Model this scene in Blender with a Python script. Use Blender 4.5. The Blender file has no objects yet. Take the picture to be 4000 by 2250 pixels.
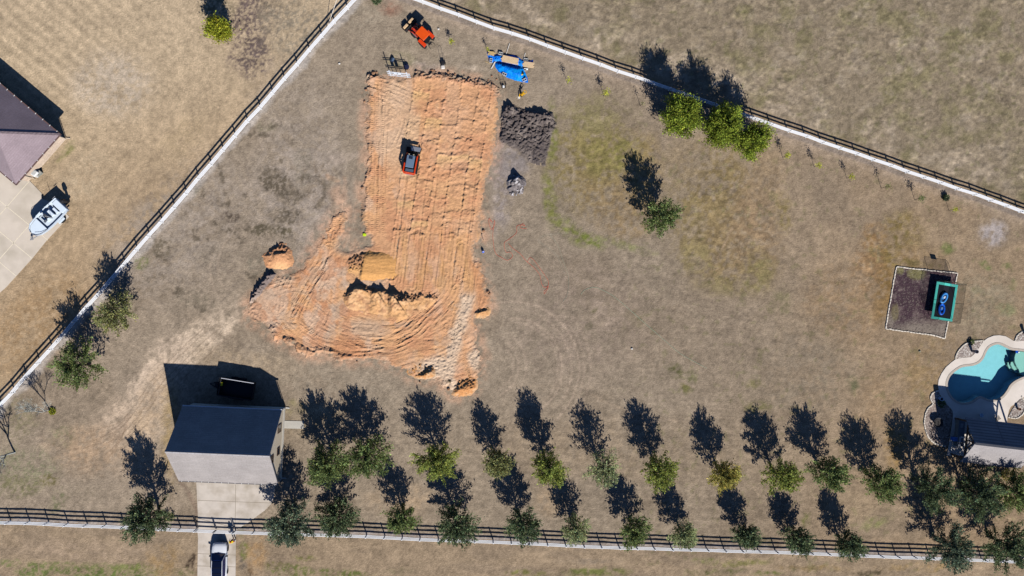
import bpy, math, random
import numpy as np
from mathutils import Vector, Matrix

# ------------------------------------------------------------------ camera, sky, sun, exposure
SC = bpy.context.scene
COL = SC.collection
H_CAM, TILT, FPX = 104.0, math.radians(2.5), 3045.0
cam_d = bpy.data.cameras.new('drone_camera')
cam_d.sensor_width = 36.0
cam_d.lens = 36.0 * FPX / 4000.0
cam_d.clip_start, cam_d.clip_end = 1.0, 3000.0
cam = bpy.data.objects.new('drone_camera', cam_d)
cam.location = (0, 0, H_CAM)
cam.rotation_euler = (0, -TILT, 0)
COL.objects.link(cam)
SC.camera = cam

SUN_EL, SUN_AZ = math.radians(37.5), math.radians(18.5)      # azimuth: east of south
SUNV = Vector((math.sin(SUN_AZ) * math.cos(SUN_EL), -math.cos(SUN_AZ) * math.cos(SUN_EL), math.sin(SUN_EL)))
world = bpy.data.worlds.new('World')
SC.world = world
world.use_nodes = True
wn = world.node_tree.nodes
wl = world.node_tree.links
sky = wn.new('ShaderNodeTexSky')
sky.sky_type = 'NISHITA'
sky.sun_disc = False
sky.sun_elevation = SUN_EL
sky.sun_rotation = math.pi - SUN_AZ
sky.air_density = 0.4
sky.dust_density = 0.1
sky.ozone_density = 9.0
bg = wn['Background']
wl.new(sky.outputs[0], bg.inputs[0])
bg.inputs[1].default_value = 0.1
sd = bpy.data.lights.new('sun', 'SUN')
sd.energy = 5.0
sd.angle = math.radians(0.53)
sd.color = (1.0, 0.97, 0.93)
sun = bpy.data.objects.new('sun', sd)
sun.rotation_euler = SUNV.to_track_quat('Z', 'Y').to_euler()
sun.location = (0, 0, 60)
COL.objects.link(sun)
SC.view_settings.view_transform = 'Standard'
SC.view_settings.look = 'None'
SC.view_settings.exposure = 0.0
SC.view_settings.gamma = 1.0
SC.cycles.diffuse_bounces = 0
ALB = 1.0                                                       # overall albedo trim

# ------------------------------------------------------------------ picture pixel -> place
_R = np.array([math.cos(TILT), 0, math.sin(TILT)])
_F = np.array([math.sin(TILT), 0, -math.cos(TILT)])
def W(px, py, z=0.0):
    d = _R * ((px - 2000) / FPX) + np.array([0, 1, 0]) * ((1125 - py) / FPX) + _F
    t = (z - H_CAM) / d[2]
    return Vector((d[0] * t, d[1] * t, z))
def PX(X, Y):                                                   # ground point -> survey pixel (numpy)
    v = np.stack([X, Y, np.full_like(X, -H_CAM)], -1)
    dep = v @ _F
    return 2000 + FPX * (v @ _R) / dep, 1125 - FPX * v[..., 1] / dep
def ang(p, q):
    d = q - p
    return math.atan2(d.y, d.x)

# ------------------------------------------------------------------ colour
def lin(c):
    return tuple(((v / 255) / 12.92 if v / 255 <= 0.04045 else ((v / 255 + 0.055) / 1.055) ** 2.4) for v in c)
def nlin(c):
    return np.array(lin(c)) * ALB

# ------------------------------------------------------------------ numpy noise
_T = np.random.RandomState(7).rand(512, 512).astype(np.float32)
def vn(x, y, s=0):
    x = np.asarray(x, np.float64) + s * 37.7
    y = np.asarray(y, np.float64) + s * 91.3
    xi = np.floor(x).astype(np.int64); yi = np.floor(y).astype(np.int64)
    fx = x - xi; fy = y - yi
    fx = fx * fx * (3 - 2 * fx); fy = fy * fy * (3 - 2 * fy)
    a = _T[xi & 511, yi & 511]; b = _T[(xi + 1) & 511, yi & 511]
    c = _T[xi & 511, (yi + 1) & 511]; d = _T[(xi + 1) & 511, (yi + 1) & 511]
    return (a * (1 - fx) + b * fx) * (1 - fy) + (c * (1 - fx) + d * fx) * fy
def fbm(x, y, s=0, o=4, g=0.5):
    r = 0; a = 1; t = 0
    for i in range(o):
        r = r + a * vn(x * 2.03 ** i, y * 2.03 ** i, s + i * 3); t += a; a *= g
    return r / t
def ss(a, b, x):
    t = np.clip((x - a) / (b - a), 0, 1)
    return t * t * (3 - 2 * t)
def mixc(c, d, m):
    return c * (1 - m[..., None]) + np.asarray(d) * m[..., None]
def segdist(x, y, pts, closed=False):
    best = np.full(x.shape, 1e9)
    n = len(pts)
    for i in range(n if closed else n - 1):
        ax, ay = pts[i]; bx, by = pts[(i + 1) % n]
        dx, dy = bx - ax, by - ay
        t = np.clip(((x - ax) * dx + (y - ay) * dy) / (dx * dx + dy * dy + 1e-9), 0, 1)
        best = np.minimum(best, (x - ax - t * dx) ** 2 + (y - ay - t * dy) ** 2)
    return np.sqrt(best)
def inside(x, y, pts):
    r = np.zeros(x.shape, bool)
    n = len(pts)
    for i in range(n):
        ax, ay = pts[i]; bx, by = pts[(i + 1) % n]
        if ay == by: continue
        c = ((ay > y) != (by > y)) & (x < (bx - ax) * (y - ay) / (by - ay) + ax)
        r ^= c
    return r
def sdf(x, y, pts):                                             # positive inside
    d = segdist(x, y, pts, True)
    return np.where(inside(x, y, pts), d, -d)
def smooth(pts, n=4, closed=True):                              # Catmull-Rom
    out = []
    m = len(pts)
    rng = range(m if closed else m - 1)
    for i in rng:
        if closed:
            p0, p1, p2, p3 = pts[i - 1], pts[i], pts[(i + 1) % m], pts[(i + 2) % m]
        else:
            p0, p1, p2, p3 = pts[max(i - 1, 0)], pts[i], pts[i + 1], pts[min(i + 2, m - 1)]
        for k in range(n):
            t = k / n
            out.append(tuple(0.5 * ((2 * p1[j]) + (-p0[j] + p2[j]) * t + (2 * p0[j] - 5 * p1[j] + 4 * p2[j] - p3[j]) * t * t
                                    + (-p0[j] + 3 * p1[j] - 3 * p2[j] + p3[j]) * t ** 3) for j in range(len(p1))))
    if not closed: out.append(tuple(pts[-1]))
    return out

# ------------------------------------------------------------------ materials
def _principled(name):
    m = bpy.data.materials.new(name)
    m.use_nodes = True
    nt = m.node_tree
    return m, nt, nt.nodes['Principled BSDF']
def mat(name, c, rough=0.75, var=0.12, scale=3.0, bump=0.0, bscale=None, metal=0.0, spec=0.3, dirt=None, dirt_scale=0.6, dirt_amt=0.5, coat=0):
    m, nt, b = _principled(name)
    L = nt.links
    tc = nt.nodes.new('ShaderNodeTexCoord')
    n = nt.nodes.new('ShaderNodeTexNoise')
    n.inputs['Scale'].default_value = scale; n.inputs['Detail'].default_value = 5
    L.new(tc.outputs['Object'], n.inputs['Vector'])
    cr = nt.nodes.new('ShaderNodeValToRGB')
    col = np.array(lin(c)) * ALB
    cr.color_ramp.elements[0].position = 0.3; cr.color_ramp.elements[1].position = 0.7
    cr.color_ramp.elements[0].color = (*np.clip(col * (1 - var), 0, 1), 1)
    cr.color_ramp.elements[1].color = (*np.clip(col * (1 + var), 0, 1), 1)
    L.new(n.outputs['Fac'], cr.inputs['Fac'])
    out = cr.outputs['Color']
    if dirt is not None:
        n2 = nt.nodes.new('ShaderNodeTexNoise')
        n2.inputs['Scale'].default_value = dirt_scale; n2.inputs['Detail'].default_value = 6
        L.new(tc.outputs['Object'], n2.inputs['Vector'])
        r2 = nt.nodes.new('ShaderNodeValToRGB')
        r2.color_ramp.elements[0].position = 0.45; r2.color_ramp.elements[1].position = 0.72
        r2.color_ramp.elements[0].color = (0, 0, 0, 1); r2.color_ramp.elements[1].color = (dirt_amt,) * 3 + (1,)
        L.new(n2.outputs['Fac'], r2.inputs['Fac'])
        mx = nt.nodes.new('ShaderNodeMixRGB')
        L.new(r2.outputs['Color'], mx.inputs['Fac']); L.new(out, mx.inputs['Color1'])
        mx.inputs['Color2'].default_value = (*(np.array(lin(dirt)) * ALB), 1)
        out = mx.outputs['Color']
    L.new(out, b.inputs['Base Color'])
    b.inputs['Roughness'].default_value = rough
    b.inputs['Metallic'].default_value = metal
    b.inputs['Specular IOR Level'].default_value = spec
    b.inputs['Coat Weight'].default_value = coat
    if bump:
        n3 = nt.nodes.new('ShaderNodeTexNoise')
        n3.inputs['Scale'].default_value = bscale or scale * 3; n3.inputs['Detail'].default_value = 4
        L.new(tc.outputs['Object'], n3.inputs['Vector'])
        bp = nt.nodes.new('ShaderNodeBump')
        bp.inputs['Strength'].default_value = 1.0; bp.inputs['Distance'].default_value = bump
        L.new(n3.outputs['Fac'], bp.inputs['Height']); L.new(bp.outputs['Normal'], b.inputs['Normal'])
    return m
def vmat(name, fine=7.0, amt=0.22, bump=0.03, bscale=9.0, rough=0.95):
    m, nt, b = _principled(name)
    L = nt.links
    at = nt.nodes.new('ShaderNodeAttribute'); at.attribute_name = 'Col'
    tc = nt.nodes.new('ShaderNodeTexCoord')
    n = nt.nodes.new('ShaderNodeTexNoise')
    n.inputs['Scale'].default_value = fine; n.inputs['Detail'].default_value = 4; n.inputs['Roughness'].default_value = 0.7
    L.new(tc.outputs['Object'], n.inputs['Vector'])
    mr = nt.nodes.new('ShaderNodeMapRange')
    mr.inputs['From Min'].default_value = 0.3; mr.inputs['From Max'].default_value = 0.7
    mr.inputs['To Min'].default_value = 1 - amt; mr.inputs['To Max'].default_value = 1 + amt
    L.new(n.outputs['Fac'], mr.inputs['Value'])
    mx = nt.nodes.new('ShaderNodeVectorMath'); mx.operation = 'SCALE'
    L.new(at.outputs['Color'], mx.inputs[0]); L.new(mr.outputs['Result'], mx.inputs['Scale'])
    L.new(mx.outputs[0], b.inputs['Base Color'])
    b.inputs['Roughness'].default_value = rough
    b.inputs['Specular IOR Level'].default_value = 0.1
    n3 = nt.nodes.new('ShaderNodeTexNoise')
    n3.inputs['Scale'].default_value = bscale; n3.inputs['Detail'].default_value = 4
    L.new(tc.outputs['Object'], n3.inputs['Vector'])
    bp = nt.nodes.new('ShaderNodeBump')
    bp.inputs['Strength'].default_value = 1.0; bp.inputs['Distance'].default_value = bump
    L.new(n3.outputs['Fac'], bp.inputs['Height']); L.new(bp.outputs['Normal'], b.inputs['Normal'])
    return m
def leafmat(name, c, trans=0.35, gain=1.0):
    m = bpy.data.materials.new(name)
    m.use_nodes = True
    nt = m.node_tree
    for n in list(nt.nodes): nt.nodes.remove(n)
    L = nt.links
    out = nt.nodes.new('ShaderNodeOutputMaterial')
    at = nt.nodes.new('ShaderNodeAttribute'); at.attribute_name = 'Col'
    mx = nt.nodes.new('ShaderNodeMixRGB'); mx.blend_type = 'MULTIPLY'; mx.inputs['Fac'].default_value = 1
    mx.inputs['Color1'].default_value = (*np.array(lin(c)) * gain, 1)
    L.new(at.outputs['Color'], mx.inputs['Color2'])
    df = nt.nodes.new('ShaderNodeBsdfDiffuse'); tr = nt.nodes.new('ShaderNodeBsdfTranslucent')
    L.new(mx.outputs['Color'], df.inputs['Color']); L.new(mx.outputs['Color'], tr.inputs['Color'])
    ms = nt.nodes.new('ShaderNodeMixShader'); ms.inputs['Fac'].default_value = trans
    L.new(df.outputs[0], ms.inputs[1]); L.new(tr.outputs[0], ms.inputs[2]); L.new(ms.outputs[0], out.inputs['Surface'])
    return m

# ------------------------------------------------------------------ mesh building
class MB:
    def __init__(s): s.v = []; s.f = []
    def add(s, vs, fs):
        o = len(s.v)
        s.v += [tuple(v) for v in vs]; s.f += [tuple(i + o for i in f) for f in fs]
        return s
    def box(s, c, d, rz=0.0, taper=1.0, bev=0.0):               # centre, size; taper of the top
        cx, cy, cz = c; hx, hy, hz = d[0] / 2, d[1] / 2, d[2] / 2
        ca, sa = math.cos(rz), math.sin(rz)
        vs = []
        if bev <= 0:
            for z, k in ((-hz, 1.0), (hz, taper)):
                for x, y in ((-hx, -hy), (hx, -hy), (hx, hy), (-hx, hy)):
                    vs.append((cx + k * (x * ca - y * sa), cy + k * (x * sa + y * ca), cz + z))
            return s.add(vs, [(3, 2, 1, 0), (4, 5, 6, 7), (0, 1, 5, 4), (1, 2, 6, 5), (2, 3, 7, 6), (3, 0, 4, 7)])
        b = min(bev, hx * .9, hy * .9, hz * .9)
        ring = [(-hx + b, -hy), (hx - b, -hy), (hx, -hy + b), (hx, hy - b), (hx - b, hy), (-hx + b, hy), (-hx, hy - b), (-hx, -hy + b)]
        for z, k, ins in ((-hz, 1.0, 0), (hz - b, taper, 0), (hz, taper, b)):
            for x, y in ring:
                x2 = x - math.copysign(min(ins, abs(x)), x) if abs(x) > hx - b - 1e-6 and ins else x
                y2 = y - math.copysign(min(ins, abs(y)), y) if abs(y) > hy - b - 1e-6 and ins else y
                vs.append((cx + k * (x2 * ca - y2 * sa), cy + k * (x2 * sa + y2 * ca), cz + z))
        fs = [tuple(range(7, -1, -1)), tuple(range(16, 24))]
        for r in (0, 8):
            for i in range(8):
                j = (i + 1) % 8
                fs.append((r + i, r + j, r + 8 + j, r + 8 + i))
        return s.add(vs, fs)
    def tube(s, pts, r, n=6, cap=True):
        if not isinstance(r, (list, tuple)): r = [r] * len(pts)
        pts = [Vector(p) for p in pts]
        vs = []; fs = []
        for i, p in enumerate(pts):
            t = (pts[min(i + 1, len(pts) - 1)] - pts[max(i - 1, 0)])
            t = t.normalized() if t.length > 1e-9 else Vector((0, 0, 1))
            a = t.cross(Vector((0, 0, 1)) if abs(t.z) < 0.95 else Vector((1, 0, 0))).normalized()
            b = t.cross(a)
            for k in range(n):
                q = 2 * math.pi * k / n
                vs.append(p + (a * math.cos(q) + b * math.sin(q)) * r[i])
        for i in range(len(pts) - 1):
            for k in range(n):
                k2 = (k + 1) % n
                fs.append((i * n + k, i * n + k2, (i + 1) * n + k2, (i + 1) * n + k))
        if cap:
            fs.append(tuple(range(n - 1, -1, -1))); fs.append(tuple(range((len(pts) - 1) * n, len(pts) * n)))
        return s.add(vs, fs)
    def beam(s, p, q, w, h):                                    # rectangular bar
        p = Vector(p); q = Vector(q); t = (q - p).normalized()
        a = t.cross(Vector((0, 0, 1))) if abs(t.z) < 0.98 else Vector((1, 0, 0))
        a.normalize(); b = a.cross(t).normalized()
        vs = [e + a * x * w / 2 + b * y * h / 2 for e in (p, q) for x, y in ((-1, -1), (1, -1), (1, 1), (-1, 1))]
        return s.add(vs, [(3, 2, 1, 0), (4, 5, 6, 7), (0, 1, 5, 4), (1, 2, 6, 5), (2, 3, 7, 6), (3, 0, 4, 7)])
    def prism(s, poly, z0, z1, cap_bottom=True):                # poly: (x, y) counter-clockwise
        n = len(poly)
        vs = [(p[0], p[1], z0) for p in poly] + [(p[0], p[1], z1) for p in poly]
        fs = [tuple(range(n, 2 * n))] + [(i, (i + 1) % n, n + (i + 1) % n, n + i) for i in range(n)]
        if cap_bottom: fs.append(tuple(range(n - 1, -1, -1)))
        return s.add(vs, fs)
    def lathe(s, prof, c=(0, 0, 0), n=16):                      # prof: (r, z)
        vs = []; fs = []
        for r, z in prof:
            for k in range(n):
                q = 2 * math.pi * k / n
                vs.append((c[0] + r * math.cos(q), c[1] + r * math.sin(q), c[2] + z))
        for i in range(len(prof) - 1):
            for k in range(n):
                k2 = (k + 1) % n
                fs.append((i * n + k, i * n + k2, (i + 1) * n + k2, (i + 1) * n + k))
        fs.append(tuple(range(n - 1, -1, -1))); fs.append(tuple(range((len(prof) - 1) * n, len(prof) * n)))
        return s.add(vs, fs)
    def wheel(s, c, r, w, n=18, axis='y'):                      # tyre lying across y
        prof = [(r * .55, -w / 2), (r * .9, -w / 2), (r, -w * .32), (r, w * .32), (r * .9, w / 2), (r * .55, w / 2)]
        vs = []; fs = []
        for rr, y in prof:
            for k in range(n):
                q = 2 * math.pi * k / n
                vs.append((c[0] + rr * math.cos(q), c[1] + y, c[2] + rr * math.sin(q)))
        for i in range(len(prof) - 1):
            for k in range(n):
                k2 = (k + 1) % n
                fs.append((i * n + k2, i * n + k, (i + 1) * n + k, (i + 1) * n + k2))
        fs.append(tuple(range(n))); fs.append(tuple(range(len(prof) * n - 1, (len(prof) - 1) * n - 1, -1)))
        return s.add(vs, fs)
    def loft(s, rings):                                         # closed rings of equal length, capped
        n = len(rings[0])
        vs = [p for r in rings for p in r]
        fs = [tuple(range(n - 1, -1, -1)), tuple(range((len(rings) - 1) * n, len(rings) * n))]
        for i in range(len(rings) - 1):
            for k in range(n):
                k2 = (k + 1) % n
                fs.append((i * n + k, i * n + k2, (i + 1) * n + k2, (i + 1) * n + k))
        return s.add(vs, fs)
    def ell(s, c, r, n=10, m=6):
        prof = [(math.cos(t), math.sin(t)) for t in np.linspace(-math.pi / 2 + .15, math.pi / 2 - .15, m)]
        vs = []; fs = []
        for a, z in prof:
            for k in range(n):
                q = 2 * math.pi * k / n
                vs.append((c[0] + r[0] * a * math.cos(q), c[1] + r[1] * a * math.sin(q), c[2] + r[2] * z))
        for i in range(m - 1):
            for k in range(n):
                k2 = (k + 1) % n
                fs.append((i * n + k, i * n + k2, (i + 1) * n + k2, (i + 1) * n + k))
        fs.append(tuple(range(n - 1, -1, -1))); fs.append(tuple(range((m - 1) * n, m * n)))
        return s.add(vs, fs)
def obj(name, mb, m, parent=None, sm=False, loc=None):
    me = bpy.data.meshes.new(name)
    me.from_pydata(mb.v, [], mb.f)
    if m is not None: me.materials.append(m)
    if sm:
        me.polygons.foreach_set('use_smooth', np.ones(len(me.polygons), bool))
    o = bpy.data.objects.new(name, me)
    COL.objects.link(o)
    if parent is not None: o.parent = parent
    if loc is not None: o.location = loc
    return o
def tag(o, label, cat, group=None, kind=None):
    o['label'] = label; o['category'] = cat
    if group: o['group'] = group
    if kind: o['kind'] = kind
    return o
def struct(o):
    o['kind'] = 'structure'
    return o
def thing(name, label, cat, loc=(0, 0, 0), rz=0.0, group=None):
    o = bpy.data.objects.new(name, None)
    o.empty_display_size = 0.3
    COL.objects.link(o)
    o.location = loc; o.rotation_euler = (0, 0, rz)
    return tag(o, label, cat, group)
def copy_tree(o, parent=None):
    c = o.copy(); COL.objects.link(c)
    if parent is not None: c.parent = parent
    for ch in list(o.children): copy_tree(ch, c)
    return c
def npmesh(name, verts, quads, cols, m, parent=None, sm=True):
    me = bpy.data.meshes.new(name)
    nv, nf = len(verts), len(quads)
    k = quads.shape[1]
    me.vertices.add(nv); me.vertices.foreach_set('co', np.ascontiguousarray(verts, np.float32).ravel())
    me.loops.add(nf * k); me.loops.foreach_set('vertex_index', np.ascontiguousarray(quads, np.int32).ravel())
    me.polygons.add(nf); me.polygons.foreach_set('loop_start', np.arange(0, nf * k, k, dtype=np.int32))
    if sm: me.polygons.foreach_set('use_smooth', np.ones(nf, bool))
    me.update(calc_edges=True)
    if cols is not None:
        a = me.color_attributes.new('Col', 'FLOAT_COLOR', 'POINT')
        a.data.foreach_set('color', np.concatenate([np.clip(cols, 0, 1), np.ones((nv, 1))], 1).astype(np.float32).ravel())
    me.materials.append(m)
    o = bpy.data.objects.new(name, me)
    COL.objects.link(o)
    if parent is not None: o.parent = parent
    return o
def gridquads(nx, ny, keep=None):
    i = np.arange(nx * ny).reshape(ny, nx)
    q = np.stack([i[:-1, :-1], i[:-1, 1:], i[1:, 1:], i[1:, :-1]], -1).reshape(-1, 4)
    if keep is not None: q = q[keep[q].any(1)]
    return q
def compact(v, q, c):
    used = np.zeros(len(v), bool); used[q.ravel()] = True
    m = np.cumsum(used) - 1
    return v[used], m[q], (c[used] if c is not None else None)

# ================================================================== the ground
def vr(px, py, s, seed): return vn((px * .8 + py * .6) / s, (py * .8 - px * .6) / s, seed)
LEFT_F = [(1460, -70), (1361, 37), (1310, 91), (1213, 202), (1166, 258), (1116, 314), (1070, 369), (1021, 427), (972, 479), (924, 536), (877, 591), (830, 647),
          (781, 702), (734, 760), (687, 814), (638, 870), (588, 925), (541, 979), (493, 1036), (400, 1145), (347, 1202), (256, 1310), (208, 1364), (159, 1417),
          (109, 1473), (60, 1532), (8, 1586), (-60, 1662)]
RIGHT_F = [(1540, -25), (1583, -9), (1653, 15.5), (1723, 42), (1792, 66), (1862, 93), (1930, 118), (2000, 138), (2070, 161), (2139, 187), (2208, 212), (2276, 236), (2344, 259),
           (2411, 285), (2481, 307), (2545, 330), (3010, 492), (3078, 516), (3146, 537), (3208, 561), (3274, 583), (3341, 605), (3404, 628), (3472, 650), (3536, 675), (3601, 696),
           (3664, 717), (3730, 741), (3798, 762), (3860, 785), (3922, 807), (3978, 829), (4100, 872)]
SOUTH_F = [(-110, 2031), (43, 2035), (117, 2036), (191, 2039), (267, 2044), (342, 2047), (416, 2049), (707, 2063), (771, 2065), (846, 2070), (922, 2072), (1433, 2088), (1504, 2092), (1642, 2099.5),
           (1926, 2109), (2137, 2119), (2279, 2127), (2346, 2129), (2416, 2132), (2551, 2135), (2621, 2138), (2759, 2141), (2827, 2144), (3027, 2149), (3229, 2157), (3433, 2166),
           (3499, 2169), (3563, 2170), (3900, 2184), (4100, 2192)]
def side(x, y, pts):                                            # >0: below / right of the line in the picture
    return y - np.interp(x, *zip(*sorted(pts)))

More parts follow.
